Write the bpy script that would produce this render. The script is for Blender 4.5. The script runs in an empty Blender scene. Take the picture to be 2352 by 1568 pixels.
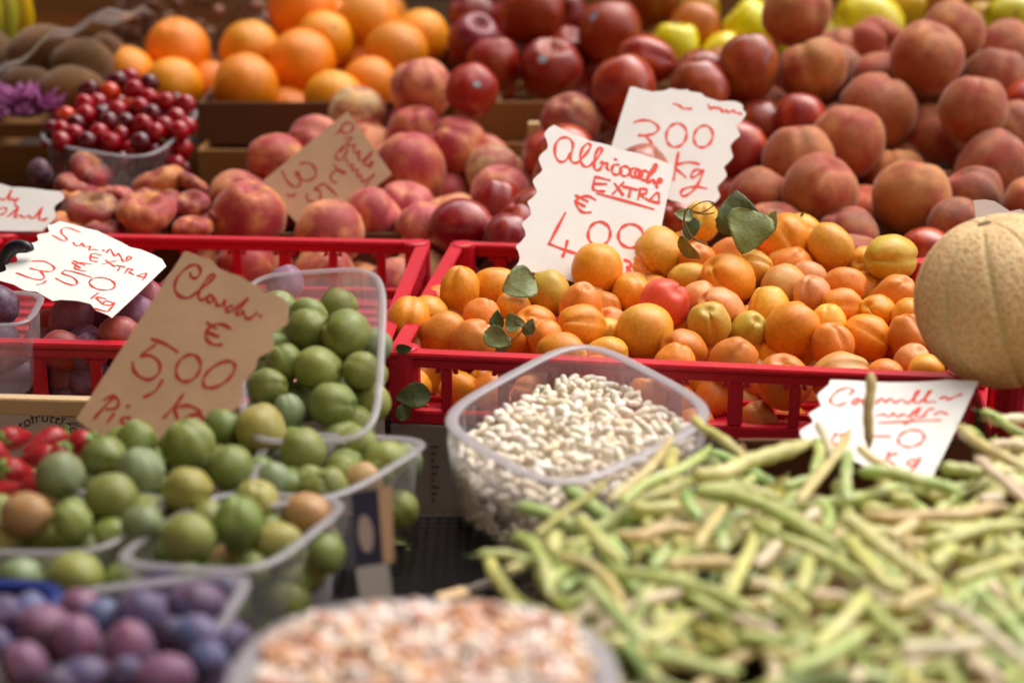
import bpy, bmesh, math, random
from mathutils import Vector, Matrix, noise as mnoise
random.seed(7)
R = math.radians
SC = bpy.context.scene
COL = SC.collection

# ---------------------------------------------------------------- camera, sky, sun, exposure
PITCH = 19.7
CAMZ = 1.458
cam_d = bpy.data.cameras.new('camera')
cam = bpy.data.objects.new('camera', cam_d); COL.objects.link(cam)
cam.location = (0, 0, CAMZ)
cam.rotation_euler = (R(90 - PITCH), 0, 0)
cam_d.lens = 60; cam_d.sensor_width = 36
cam_d.clip_start = 0.05; cam_d.clip_end = 500
cam_d.dof.use_dof = True
cam_d.dof.focus_distance = 1.56
cam_d.dof.aperture_fstop = 2.8
SC.camera = cam

world = bpy.data.worlds.new('World'); SC.world = world
world.use_nodes = True
wn = world.node_tree.nodes; wl = world.node_tree.links
wn.clear()
wo = wn.new('ShaderNodeOutputWorld'); bg = wn.new('ShaderNodeBackground')
sky = wn.new('ShaderNodeTexSky'); sky.sky_type = 'NISHITA'; sky.sun_disc = False
SUN_EL, SUN_AZ = 58, 40          # azimuth measured clockwise from +y (away from the camera)
sky.sun_elevation = R(SUN_EL); sky.sun_rotation = R(SUN_AZ)
sky.air_density = 1.2; sky.dust_density = 3.0
hs = wn.new('ShaderNodeHueSaturation'); hs.inputs['Saturation'].default_value = 0.25
wl.new(sky.outputs[0], hs.inputs['Color']); wl.new(hs.outputs[0], bg.inputs[0]); wl.new(bg.outputs[0], wo.inputs[0])
bg.inputs[1].default_value = 0.15
sun_d = bpy.data.lights.new('sun', 'SUN'); sun_d.energy = 1.4; sun_d.angle = R(70)
sun_d.color = (1.0, 0.90, 0.76)
sun = bpy.data.objects.new('sun', sun_d); COL.objects.link(sun)
sd = Vector((math.sin(R(SUN_AZ)) * math.cos(R(SUN_EL)), math.cos(R(SUN_AZ)) * math.cos(R(SUN_EL)), math.sin(R(SUN_EL))))
sun.rotation_euler = (-sd).to_track_quat('-Z', 'Y').to_euler()
SC.view_settings.view_transform = 'Standard'
SC.view_settings.look = 'None'
SC.view_settings.exposure = 0.98
SC.view_settings.gamma = 1
SC.render.engine = 'CYCLES'
SC.cycles.max_bounces = 10
SC.cycles.transparent_max_bounces = 24

# ---------------------------------------------------------------- geometry helpers
F = 3920.0; CX, CY = 1176.0, 784.0         # lens in units of the 2352 px wide reading of the scene
ct, st = math.cos(R(PITCH)), math.sin(R(PITCH))
CAM = Vector((0, 0, CAMZ))
FWD = Vector((0, ct, -st)); UP = Vector((0, st, ct)); RT = Vector((1, 0, 0))
def W(x, y, D):
    return CAM + FWD * D + RT * ((x - CX) / F * D) - UP * ((y - CY) / F * D)
def DH(y, h):
    return h / (st + (y - CY) / F * ct)
def WH(x, y, h):
    return W(x, y, DH(y, h))
def proj(p):
    q = p - CAM; D = q.dot(FWD)
    return CX + q.dot(RT) / D * F, CY - q.dot(UP) / D * F, D

def s2l(c):
    return c / 12.92 if c <= 0.04045 else ((c + 0.055) / 1.055) ** 2.4
def hexc(h, k=1.0):
    return (s2l(int(h[0:2], 16) / 255) * k, s2l(int(h[2:4], 16) / 255) * k, s2l(int(h[4:6], 16) / 255) * k, 1)

def put(name, me, mat=None, parent=None, label=None, cat=None, group=None, kind=None):
    o = bpy.data.objects.new(name, me); COL.objects.link(o)
    if mat is not None and me is not None:
        if not me.materials: me.materials.append(mat)
    if parent is not None: o.parent = parent
    tag(o, label, cat, group, kind)
    return o
def tag(o, label=None, cat=None, group=None, kind=None):
    if label: o['label'] = label
    if cat: o['category'] = cat
    if group: o['group'] = group
    if kind: o['kind'] = kind
def empty(name, loc, label=None, cat=None, group=None):
    o = bpy.data.objects.new(name, None); COL.objects.link(o); o.location = loc
    o.empty_display_size = 0.02
    tag(o, label, cat, group); return o
def mesh(name, vs, fs, smooth=True):
    me = bpy.data.meshes.new(name); me.from_pydata([tuple(v) for v in vs], [], fs)
    me.update()
    if smooth: me.polygons.foreach_set('use_smooth', [True] * len(me.polygons))
    return me

class MB:
    def __init__(s): s.v = []; s.f = []
    def box(s, c, size, rot=None):
        b = len(s.v); hx, hy, hz = size[0] / 2, size[1] / 2, size[2] / 2
        for z in (-hz, hz):
            for y in (-hy, hy):
                for x in (-hx, hx):
                    p = Vector((x, y, z))
                    if rot is not None: p = rot @ p
                    s.v.append(p + Vector(c))
        for q in ((0, 2, 3, 1), (4, 5, 7, 6), (0, 1, 5, 4), (2, 6, 7, 3), (0, 4, 6, 2), (1, 3, 7, 5)):
            s.f.append(tuple(b + i for i in q))
        return s
    def bx(s, x0, x1, y0, y1, z0, z1):
        return s.box(((x0 + x1) / 2, (y0 + y1) / 2, (z0 + z1) / 2), (x1 - x0, y1 - y0, z1 - z0))
    def tube(s, pts, rad, n=8, closed=False, flat=1.0, up=None):
        pts = [Vector(p) for p in pts]; m = len(pts); b = len(s.v)
        side = None
        for i, p in enumerate(pts):
            a = pts[(i - 1) % m] if (closed or i > 0) else p
            c = pts[(i + 1) % m] if (closed or i < m - 1) else p
            t = (c - a)
            if t.length < 1e-9: t = Vector((0, 0, 1))
            t.normalize()
            if up is not None: ref = Vector(up)
            elif side is None: ref = Vector((0, 0, 1)) if abs(t.z) < 0.9 else Vector((1, 0, 0))
            else: ref = side
            n1 = (ref - t * ref.dot(t))
            if n1.length < 1e-6: n1 = t.orthogonal()
            n1.normalize(); side = n1; n2 = t.cross(n1)
            r = rad[i] if isinstance(rad, (list, tuple)) else rad
            for k in range(n):
                an = 2 * math.pi * k / n
                s.v.append(p + n1 * math.cos(an) * r * flat + n2 * math.sin(an) * r)
        rr = m if closed else m - 1
        for i in range(rr):
            for k in range(n):
                i2 = (i + 1) % m
                s.f.append((b + i * n + k, b + i * n + (k + 1) % n, b + i2 * n + (k + 1) % n, b + i2 * n + k))
        if not closed:
            s.f.append(tuple(b + k for k in range(n))[::-1]); s.f.append(tuple(b + (m - 1) * n + k for k in range(n)))
        return s
    def make(s, name, bevel=0, smooth=False, seg=2):
        me = mesh(name, s.v, s.f, smooth)
        bm = bmesh.new(); bm.from_mesh(me)
        bmesh.ops.recalc_face_normals(bm, faces=bm.faces)
        if bevel:
            ed = [e for e in bm.edges if len(e.link_faces) == 2 and e.calc_face_angle() > 0.5]
            bmesh.ops.bevel(bm, geom=ed, offset=bevel, segments=seg, affect='EDGES', clamp_overlap=True)
        bm.to_mesh(me); bm.free()
        return me

def catmull(pts, n=6, closed=False):
    out = []; m = len(pts)
    rng = m if closed else m - 1
    for i in range(rng):
        if closed:
            p = [pts[(i + k - 1) % m] for k in range(4)]
        else:
            p = [pts[max(i - 1, 0)], pts[i], pts[i + 1], pts[min(i + 2, m - 1)]]
        for j in range(n):
            t = j / n
            out.append(tuple(0.5 * ((2 * p[1][c]) + (-p[0][c] + p[2][c]) * t + (2 * p[0][c] - 5 * p[1][c] + 4 * p[2][c] - p[3][c]) * t * t +
                       (-p[0][c] + 3 * p[1][c] - 3 * p[2][c] + p[3][c]) * t ** 3) for c in range(len(pts[0]))))
    if not closed: out.append(tuple(pts[-1]))
    return out

# ---------------------------------------------------------------- materials
def mat_new(name):
    m = bpy.data.materials.new(name); m.use_nodes = True
    nt = m.node_tree; nt.nodes.clear()
    out = nt.nodes.new('ShaderNodeOutputMaterial')
    return m, nt, out
def nn(nt, t, **kw):
    n = nt.nodes.new(t)
    for k, v in kw.items(): setattr(n, k, v)
    return n
def bsdf(nt, out, rough=0.5, **inp):
    b = nn(nt, 'ShaderNodeBsdfPrincipled'); b.inputs['Roughness'].default_value = rough
    for k, v in inp.items():
        b.inputs[k.replace('_', ' ')].default_value = v
    nt.links.new(b.outputs[0], out.inputs[0]); return b
def noise(nt, scale, detail=3, rough=0.5, rnd=True, src='Object', dist=0.0):
    tc = nn(nt, 'ShaderNodeTexCoord')
    n = nn(nt, 'ShaderNodeTexNoise'); n.noise_dimensions = '4D'
    n.inputs['Scale'].default_value = scale; n.inputs['Detail'].default_value = detail; n.inputs['Roughness'].default_value = rough
    n.inputs['Distortion'].default_value = dist
    nt.links.new(tc.outputs[src], n.inputs['Vector'])
    if rnd:
        oi = nn(nt, 'ShaderNodeObjectInfo'); mu = nn(nt, 'ShaderNodeMath', operation='MULTIPLY'); mu.inputs[1].default_value = 97.0
        nt.links.new(oi.outputs['Random'], mu.inputs[0]); nt.links.new(mu.outputs[0], n.inputs['W'])
    return n
def ramp(nt, src, a, b, ca=(0, 0, 0, 1), cb=(1, 1, 1, 1)):
    r = nn(nt, 'ShaderNodeValToRGB'); r.color_ramp.elements[0].position = a; r.color_ramp.elements[1].position = b
    r.color_ramp.elements[0].color = ca; r.color_ramp.elements[1].color = cb
    nt.links.new(src, r.inputs[0]); return r
def mix(nt, fac, a, b, mode='MIX'):
    m = nn(nt, 'ShaderNodeMix', data_type='RGBA', blend_type=mode)
    for key, v in ((0, fac), (6, a), (7, b)):
        if isinstance(v, (int, float)): m.inputs[key].default_value = v
        elif isinstance(v, tuple): m.inputs[key].default_value = v
        else: nt.links.new(v, m.inputs[key])
    return m.outputs[2]
def bump(nt, b, src, strength, dist):
    bu = nn(nt, 'ShaderNodeBump'); bu.inputs['Strength'].default_value = strength; bu.inputs['Distance'].default_value = dist
    nt.links.new(src, bu.inputs['Height']); nt.links.new(bu.outputs[0], b.inputs['Normal'])

def m_fruit(name, blush, bl=(0.5, 0.72), bl_amt=0.8, rough=0.45, freck=None, freck_amt=0.5, bloom=None, bloom_amt=0.0, sheen=0.0,
            pale=None, pale_amt=0.0, coat=0.0, sss=0.0, bumpy=0.0, bump_scale=40, sat=1.12):
    m, nt, out = mat_new(name)
    b = bsdf(nt, out, rough)
    oi = nn(nt, 'ShaderNodeObjectInfo')
    hv = nn(nt, 'ShaderNodeHueSaturation')
    mr = nn(nt, 'ShaderNodeMapRange'); mr.inputs[3].default_value = 0.85; mr.inputs[4].default_value = 1.12
    nt.links.new(oi.outputs['Random'], mr.inputs[0]); nt.links.new(mr.outputs[0], hv.inputs['Value'])
    nt.links.new(oi.outputs['Color'], hv.inputs['Color']); hv.inputs['Saturation'].default_value = sat
    c = hv.outputs[0]
    if pale:
        n = noise(nt, 1.6, 4, 0.6); r = ramp(nt, n.outputs[0], 0.42, 0.72)
        mu = nn(nt, 'ShaderNodeMath', operation='MULTIPLY'); mu.inputs[1].default_value = pale_amt
        nt.links.new(r.outputs[0], mu.inputs[0]); c = mix(nt, mu.outputs[0], c, pale)
    n = noise(nt, 0.9, 4, 0.6, dist=0.4); r = ramp(nt, n.outputs[0], bl[0], bl[1])
    mu = nn(nt, 'ShaderNodeMath', operation='MULTIPLY'); mu.inputs[1].default_value = bl_amt
    nt.links.new(r.outputs[0], mu.inputs[0]); c = mix(nt, mu.outputs[0], c, blush)
    # fine mottling
    n2 = noise(nt, 7, 5, 0.65); r2 = ramp(nt, n2.outputs[0], 0.35, 0.7, (0.80, 0.80, 0.80, 1), (1.08, 1.08, 1.08, 1))
    c = mix(nt, 1.0, c, r2.outputs[0], 'MULTIPLY')
    if freck:
        tc = nn(nt, 'ShaderNodeTexCoord'); vo = nn(nt, 'ShaderNodeTexVoronoi'); vo.inputs['Scale'].default_value = 15
        nt.links.new(tc.outputs['Object'], vo.inputs['Vector'])
        r3 = ramp(nt, vo.outputs['Distance'], 0.06, 0.16, (1, 1, 1, 1), (0, 0, 0, 1))
        n4 = noise(nt, 1.7, 2); r4 = ramp(nt, n4.outputs[0], 0.47, 0.6)
        m3 = nn(nt, 'ShaderNodeMath', operation='MULTIPLY'); nt.links.new(r3.outputs[0], m3.inputs[0]); nt.links.new(r4.outputs[0], m3.inputs[1])
        m4 = nn(nt, 'ShaderNodeMath', operation='MULTIPLY'); m4.inputs[1].default_value = freck_amt; nt.links.new(m3.outputs[0], m4.inputs[0])
        c = mix(nt, m4.outputs[0], c, freck)
    if bloom:
        n5 = noise(nt, 2.2, 5, 0.7, dist=0.8); r5 = ramp(nt, n5.outputs[0], 0.38, 0.66)
        m5 = nn(nt, 'ShaderNodeMath', operation='MULTIPLY'); m5.inputs[1].default_value = bloom_amt
        nt.links.new(r5.outputs[0], m5.inputs[0]); c = mix(nt, m5.outputs[0], c, bloom)
        rr = ramp(nt, n5.outputs[0], 0.38, 0.66, (rough, rough, rough, 1), (min(1, rough + 0.3),) * 3 + (1,))
        nt.links.new(rr.outputs[0], b.inputs['Roughness'])
    nt.links.new(c, b.inputs['Base Color'])
    if sheen:
        b.inputs['Sheen Weight'].default_value = sheen; b.inputs['Sheen Roughness'].default_value = 0.35
        b.inputs['Sheen Tint'].default_value = (1.0, 0.86, 0.76, 1)
    if coat:
        b.inputs['Coat Weight'].default_value = coat; b.inputs['Coat Roughness'].default_value = 0.15
    if sss:
        b.inputs['Subsurface Weight'].default_value = sss
        b.inputs['Subsurface Radius'].default_value = (1.0, 0.45, 0.15); b.inputs['Subsurface Scale'].default_value = 0.006
    if bumpy:
        nb = noise(nt, bump_scale, 3); bump(nt, b, nb.outputs[0], bumpy, 0.03)
    return m

def m_plain(name, col, rough=0.5, n_scale=6, n_amt=0.25, col2=None, bumpy=0.0, bscale=80, src='Object', **kw):
    m, nt, out = mat_new(name); b = bsdf(nt, out, rough, **kw)
    n = noise(nt, n_scale, 5, 0.6, src=src)
    if col2 is None: col2 = tuple(x * 0.6 for x in col[:3]) + (1,)
    r = ramp(nt, n.outputs[0], 0.35, 0.7)
    mu = nn(nt, 'ShaderNodeMath', operation='MULTIPLY'); mu.inputs[1].default_value = n_amt
    nt.links.new(r.outputs[0], mu.inputs[0])
    nt.links.new(mix(nt, mu.outputs[0], col, col2), b.inputs['Base Color'])
    if bumpy:
        nb = noise(nt, bscale, 4, src=src); bump(nt, b, nb.outputs[0], bumpy, 0.002)
    return m

def m_objcol(name, rough=0.5, var=0.25, bscale=30, bumpy=0.0, sc=3, alt=None, alt_amt=0.6, coat=0, alt_r=(0.5, 0.62)):
    m, nt, out = mat_new(name); b = bsdf(nt, out, rough)
    oi = nn(nt, 'ShaderNodeObjectInfo'); c = oi.outputs['Color']
    if alt:
        n = noise(nt, sc, 3, 0.6); r = ramp(nt, n.outputs[0], *alt_r)
        mu = nn(nt, 'ShaderNodeMath', operation='MULTIPLY'); mu.inputs[1].default_value = alt_amt
        nt.links.new(r.outputs[0], mu.inputs[0]); c = mix(nt, mu.outputs[0], c, alt)
    n = noise(nt, sc * 3, 4, 0.6); r = ramp(nt, n.outputs[0], 0.3, 0.7, (1 - var,) * 3 + (1,), (1 + var * 0.4,) * 3 + (1,))
    c = mix(nt, 1.0, c, r.outputs[0], 'MULTIPLY'); nt.links.new(c, b.inputs['Base Color'])
    b.inputs['Coat Weight'].default_value = coat
    if bumpy: nb = noise(nt, bscale, 3); bump(nt, b, nb.outputs[0], bumpy, 0.02)
    return m

def m_clear(name, haze=0.10, tint=(0.93, 0.90, 0.94, 1), edge=0.35, gloss_r=0.12):
    m, nt, out = mat_new(name)
    tr = nn(nt, 'ShaderNodeBsdfTransparent'); tr.inputs[0].default_value = (0.96, 0.95, 0.96, 1)
    gl = nn(nt, 'ShaderNodeBsdfGlossy'); gl.inputs['Roughness'].default_value = gloss_r
    df = nn(nt, 'ShaderNodeBsdfDiffuse'); df.inputs[0].default_value = tint
    tl = nn(nt, 'ShaderNodeBsdfTranslucent'); tl.inputs[0].default_value = tint
    lw = nn(nt, 'ShaderNodeLayerWeight'); lw.inputs[0].default_value = 0.35
    n = noise(nt, 14, 4, 0.6); bu = nn(nt, 'ShaderNodeBump'); bu.inputs['Strength'].default_value = 0.25; bu.inputs['Distance'].default_value = 0.004
    nt.links.new(n.outputs[0], bu.inputs['Height'])
    for x in (gl, df): nt.links.new(bu.outputs[0], x.inputs['Normal'])
    ms = nn(nt, 'ShaderNodeMixShader'); ms.inputs[0].default_value = 0.5
    nt.links.new(df.outputs[0], ms.inputs[1]); nt.links.new(tl.outputs[0], ms.inputs[2])
    # haze share grows at grazing view
    mr = nn(nt, 'ShaderNodeMapRange'); mr.inputs[3].default_value = haze; mr.inputs[4].default_value = edge
    nt.links.new(lw.outputs['Facing'], mr.inputs[0])
    m1 = nn(nt, 'ShaderNodeMixShader'); nt.links.new(mr.outputs[0], m1.inputs[0])
    nt.links.new(tr.outputs[0], m1.inputs[1]); nt.links.new(ms.outputs[0], m1.inputs[2])
    m2 = nn(nt, 'ShaderNodeMixShader')
    pw = nn(nt, 'ShaderNodeMath', operation='POWER'); pw.inputs[1].default_value = 4.0; l2 = nn(nt, 'ShaderNodeLayerWeight'); l2.inputs[0].default_value = 0.5; nt.links.new(bu.outputs[0], l2.inputs['Normal'])
    nt.links.new(l2.outputs['Facing'], pw.inputs[0]); fr = nn(nt, 'ShaderNodeMapRange'); fr.inputs[3].default_value = 0.04; fr.inputs[4].default_value = 0.6; nt.links.new(pw.outputs[0], fr.inputs[0])
    nt.links.new(fr.outputs[0], m2.inputs[0]); nt.links.new(m1.outputs[0], m2.inputs[1]); nt.links.new(gl.outputs[0], m2.inputs[2])
    nt.links.new(m2.outputs[0], out.inputs[0])
    return m

M = {}
M['apricot'] = m_fruit('apricot_skin', hexc('EC7430'), (0.54, 0.76), 0.6, 0.42, freck=hexc('A8541C'), freck_amt=0.6, sss=0.15, sheen=0.06, bumpy=0.05, bump_scale=60, sat=1.03)
M['peach'] = m_fruit('peach_skin', hexc('A01C30'), (0.44, 0.60), 0.85, 0.6, freck=hexc('E8A060'), freck_amt=0.12, pale=hexc('EEAC58'), pale_amt=0.85, sheen=0.25, sss=0.08, sat=1.0)
M['dpeach'] = m_fruit('tawny_peach_skin', hexc('A4361F'), (0.45, 0.60), 0.85, 0.66, freck=hexc('E0A070'), freck_amt=0.3, pale=hexc('DC8A44'), pale_amt=0.7, sheen=0.3, sss=0.08, sat=1.02)
M['nectarine'] = m_fruit('nectarine_skin', hexc('8A1622'), (0.42, 0.6), 0.8, 0.3, freck=hexc('E8A050'), freck_amt=0.3, pale=hexc('E0602C'), pale_amt=0.75, coat=0.3, sheen=0.1)
M['plum'] = m_fruit('plum_skin', hexc('6A1E2A'), (0.42, 0.62), 0.6, 0.35, bloom=hexc('94788C'), bloom_amt=0.5, freck=hexc('D89078'), freck_amt=0.4, sheen=0.15)
M['gage'] = m_fruit('greengage_skin', hexc('A89038'), (0.54, 0.74), 0.45, 0.36, sat=0.98, bloom=hexc('9AA684'), bloom_amt=0.28, freck=hexc('8A7030'), freck_amt=0.35, sss=0.08)
M['damson'] = m_fruit('damson_skin', hexc('8A4058'), (0.50, 0.68), 0.6, 0.4, bloom=hexc('626C94'), bloom_amt=0.6, freck=hexc('B89098'), freck_amt=0.3, sheen=0.25, sat=0.95)
M['orange'] = m_fruit('orange_peel', hexc('FF9400'), (0.45, 0.65), 0.5, 0.33, bumpy=0.25, bump_scale=26, coat=0.15, sss=0.06)
M['apple'] = m_fruit('apple_skin', hexc('B4542C'), (0.5, 0.7), 0.7, 0.4, coat=0.12, freck=hexc('E8B080'), freck_amt=0.25)
M['yapple'] = m_fruit('yellow_apple_skin', hexc('E4CC40'), (0.5, 0.7), 0.5, 0.3, coat=0.25, freck=hexc('907020'), freck_amt=0.35)
M['kiwi'] = m_fruit('kiwi_skin', hexc('5A3E26'), (0.4, 0.65), 0.6, 0.85, sheen=0.5, bumpy=0.4, bump_scale=40)
M['cherry'] = m_fruit('cherry_skin', hexc('8A0A14'), (0.46, 0.70), 0.5, 0.16, coat=0.2)
M['melon'] = None
M['leaf'] = m_objcol('leaf_blade', 0.5, 0.3, sc=0.8, alt=hexc('7E9060'), alt_amt=0.3, bumpy=0.15, bscale=4)
M['stem'] = m_plain('woody_stem', hexc('6B5232'), 0.7)
M['pod'] = m_objcol('bean_pod_skin', 0.38, 0.3, sc=28, alt=hexc('E0D6A0'), alt_amt=0.55, coat=0.05, alt_r=(0.48, 0.66))
M['wbean'] = m_objcol('white_bean_skin', 0.35, 0.12, sc=1.2, alt=hexc('E8D8BE'), alt_amt=0.5, coat=0.15)
M['bbean'] = m_objcol('borlotti_bean_skin', 0.35, 0.25, sc=1.1, alt=hexc('B85A34'), alt_amt=0.6, coat=0.15, alt_r=(0.52, 0.62))
M['red'] = m_plain('red_crate_plastic', hexc('CC1028'), 0.42, n_scale=14, n_amt=0.5, col2=hexc('A8283C'), bumpy=0.15, bscale=30)
M['clear'] = m_clear('clear_punnet_plastic', 0.12, edge=0.34)
M['clearer'] = m_clear('clear_thin_plastic', 0.05, edge=0.18)
M['clearrim'] = m_clear('clear_punnet_rim', 0.34, tint=(0.66, 0.62, 0.66, 1), edge=0.62)
M['tubrim'] = m_clear('milky_tub_rim', 0.5, tint=(0.70, 0.67, 0.71, 1), edge=0.75)
M['card'] = m_plain('white_price_card', hexc('F2EFEA'), 0.7, n_scale=22, n_amt=0.35, col2=hexc('E0DAD2'), bumpy=0.5, bscale=14)
M['kraft'] = m_plain('brown_kraft_card', hexc('C39D7B'), 0.8, n_scale=26, n_amt=0.45, col2=hexc('A98465'), bumpy=0.5, bscale=14)
M['ink'] = m_plain('red_marker_ink', hexc('E8331C'), 0.6, n_scale=30, n_amt=0.3, col2=hexc('F26A4A'))
M['inkd'] = m_plain('dark_red_marker_ink', hexc('B02528'), 0.6, n_scale=30, n_amt=0.3, col2=hexc('8E1C22'))
M['cardboard'] = m_plain('brown_cardboard', hexc('9A6A34'), 0.85, n_scale=5, n_amt=0.4, col2=hexc('5E3A1A'), bumpy=0.1)
M['dcardboard'] = m_plain('dark_cardboard', hexc('6A4020'), 0.85, n_scale=5, n_amt=0.4, col2=hexc('3C220E'), bumpy=0.1)  # under the oranges it is the shaded copy of the brown cardboard
M['wood'] = m_plain('pale_crate_wood', hexc('D9B98E'), 0.8, n_scale=12, n_amt=0.4, col2=hexc('B58E60'), bumpy=0.2)
M['dark'] = m_plain('dark_stall_cloth', hexc('2A1A14'), 0.9, n_scale=6, n_amt=0.5)
M['black'] = m_plain('black_plastic', hexc('151216'), 0.3)
M['blue'] = m_plain('blue_plastic', hexc('14246A'), 0.35)
M['print'] = m_plain('dark_print', hexc('3A3238'), 0.8)
M['paper'] = m_plain('printed_paper', hexc('D2BFB2'), 0.8, n_scale=10, n_amt=0.2)
M['sticker'] = m_plain('silver_fruit_sticker', hexc('B9C2CC'), 0.35, n_scale=2.5, n_amt=0.9, col2=hexc('3E4C66'))
M['calyx'] = m_plain('strawberry_calyx', hexc('7F9A4A'), 0.6)
M['ground'] = m_plain('stone_paving', hexc('6E6862'), 0.85, n_scale=3, n_amt=0.5)
M['wall'] = m_plain('plaster_wall', hexc('7A5C40'), 0.9, n_scale=1.5, n_amt=0.4)
M['steel'] = m_plain('grey_shelf_metal', hexc('8A8078'), 0.4, Metallic=0.6)

# ---------------------------------------------------------------- fruit shapes (unit radius, stem end at +z, crease at azimuth 0)
def grid_mesh(name, fn, nt=26, na=36):
    vs = []; fs = []
    for i in range(1, nt):
        t = math.pi * i / nt
        for k in range(na):
            vs.append(fn(t, 2 * math.pi * k / na))
    top = len(vs); vs.append(fn(0.0001, 0)); bot = len(vs); vs.append(fn(math.pi - 0.0001, 0))
    for i in range(nt - 2):
        for k in range(na):
            k2 = (k + 1) % na
            fs.append((i * na + k, (i + 1) * na + k, (i + 1) * na + k2, i * na + k2))
    for k in range(na):
        k2 = (k + 1) % na
        fs.append((top, k, k2)); fs.append((bot, (nt - 2) * na + k2, (nt - 2) * na + k))
    return mesh(name, vs, fs)
def fruit_shape(name, groove=0.0, gw=0.16, dimple=0.0, dw=0.28, bdimple=0.0, elong=1.0, lump=0.03, flat=0.0, seed=0, tip=0.0, taper=0.0, halves=0.0, nt=26, na=36):
    off = Vector((seed * 7.3, seed * 3.1, seed * 1.7))
    def fn(t, a):
        aa = (a + math.pi) % (2 * math.pi) - math.pi
        d = Vector((math.sin(t) * math.cos(a), math.sin(t) * math.sin(a), math.cos(t)))
        r = 1 + lump * mnoise.noise(d * 1.3 + off) * 1.6 + lump * 0.35 * mnoise.noise(d * 3.1 + off)
        if groove:
            g = math.exp(-(aa / gw) ** 2) * (math.sin(t) ** 0.35) * (0.45 + 0.55 * math.exp(-(t / 1.5) ** 2))
            r -= groove * g
            r += halves * (math.exp(-((abs(aa) - 0.55) / 0.4) ** 2)) * math.sin(t)
        rxy = r * (1 - taper * (0.5 - 0.5 * math.cos(t)) ** 1.5)
        z = r * math.cos(t) * elong
        z -= dimple * math.exp(-(t / dw) ** 2)
        z += bdimple * math.exp(-((math.pi - t) / 0.3) ** 2)
        z -= tip * math.exp(-((math.pi - t) / 0.14) ** 2)
        if flat:
            z = r * math.cos(t) * (1 - flat) - 0.42 * math.exp(-(t / 0.42) ** 2) * (1 if flat else 0) + 0.2 * math.exp(-((math.pi - t) / 0.4) ** 2)
        return (rxy * d.x, rxy * d.y, z)
    return grid_mesh(name, fn, nt, na)

SH = {}
def shapes(kind, mat, specs):
    L = []
    for i, sp in enumerate(specs):
        me = fruit_shape(kind + '_shape', seed=i + 1, **sp); me.materials.append(mat); L.append(me)
    SH[kind] = L
shapes('apricot', M['apricot'], [
    dict(groove=0.13, gw=0.13, dimple=0.22, dw=0.26, elong=1.04, lump=0.05, halves=0.015, tip=0.02),
    dict(groove=0.15, gw=0.12, dimple=0.24, dw=0.24, elong=1.08, lump=0.05, halves=0.03),
    dict(groove=0.07, gw=0.13, dimple=0.16, dw=0.22, elong=0.98, lump=0.04, halves=0.01),
    dict(groove=0.09, gw=0.12, dimple=0.20, dw=0.25, elong=1.05, lump=0.05, halves=0.015, taper=0.06)])
shapes('peach', M['peach'], [
    dict(groove=0.09, gw=0.17, dimple=0.26, dw=0.30, elong=0.96, lump=0.035, halves=0.01),
    dict(groove=0.06, gw=0.18, dimple=0.22, dw=0.28, elong=1.0, lump=0.04, halves=0.01, tip=0.03),
    dict(groove=0.13, gw=0.17, dimple=0.28, dw=0.32, elong=0.93, lump=0.035, halves=0.02)])
SH['dpeach'] = []
for me in SH['peach']:
    m2 = me.copy(); m2.materials.clear(); m2.materials.append(M['dpeach']); SH['dpeach'].append(m2)
shapes('nectarine', M['nectarine'], [
    dict(groove=0.07, gw=0.2, dimple=0.22, dw=0.3, elong=0.98, lump=0.04, halves=0.03),
    dict(groove=0.10, gw=0.2, dimple=0.25, dw=0.3, elong=1.04, lump=0.05, halves=0.03, taper=0.06)])
shapes('flat_peach', M['peach'], [dict(groove=0.08, gw=0.25, lump=0.06, flat=0.42, halves=0.03), dict(groove=0.12, gw=0.25, lump=0.09, flat=0.36)])
shapes('plum', M['plum'], [
    dict(groove=0.06, gw=0.16, dimple=0.14, dw=0.22, elong=1.12, lump=0.03, halves=0.02),
    dict(groove=0.08, gw=0.16, dimple=0.12, dw=0.22, elong=1.04, lump=0.05, halves=0.02)])
SH['damson'] = []
for me in SH['plum']:
    m2 = me.copy(); m2.materials.clear(); m2.materials.append(M['damson']); SH['damson'].append(m2)
shapes('gage', M['gage'], [
    dict(groove=0.045, gw=0.11, dimple=0.17, dw=0.2, elong=1.0, lump=0.04, halves=0.02),
    dict(groove=0.07, gw=0.11, dimple=0.18, dw=0.2, elong=0.95, lump=0.05, halves=0.03),
    dict(groove=0.05, gw=0.14, dimple=0.12, dw=0.2, elong=1.08, lump=0.04, halves=0.02)])
shapes('orange', M['orange'], [dict(dimple=0.05, dw=0.14, lump=0.02, elong=0.97), dict(dimple=0.06, dw=0.16, lump=0.03, elong=1.0)])
shapes('apple', M['apple'], [dict(dimple=0.42, dw=0.34, bdimple=0.2, lump=0.05, elong=0.98, taper=0.22), dict(dimple=0.36, dw=0.36, bdimple=0.2, lump=0.07, elong=0.9, taper=0.18)])
shapes('yapple', M['yapple'], [dict(dimple=0.38, dw=0.34, bdimple=0.2, lump=0.05, elong=0.95, taper=0.2)])
shapes('kiwi', M['kiwi'], [dict(lump=0.03, elong=1.4), dict(lump=0.05, elong=1.3, tip=0.05)])
shapes('cherry', M['cherry'], [dict(dimple=0.22, dw=0.3, lump=0.03, elong=0.96, groove=0.03, nt=16, na=22)])

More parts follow.
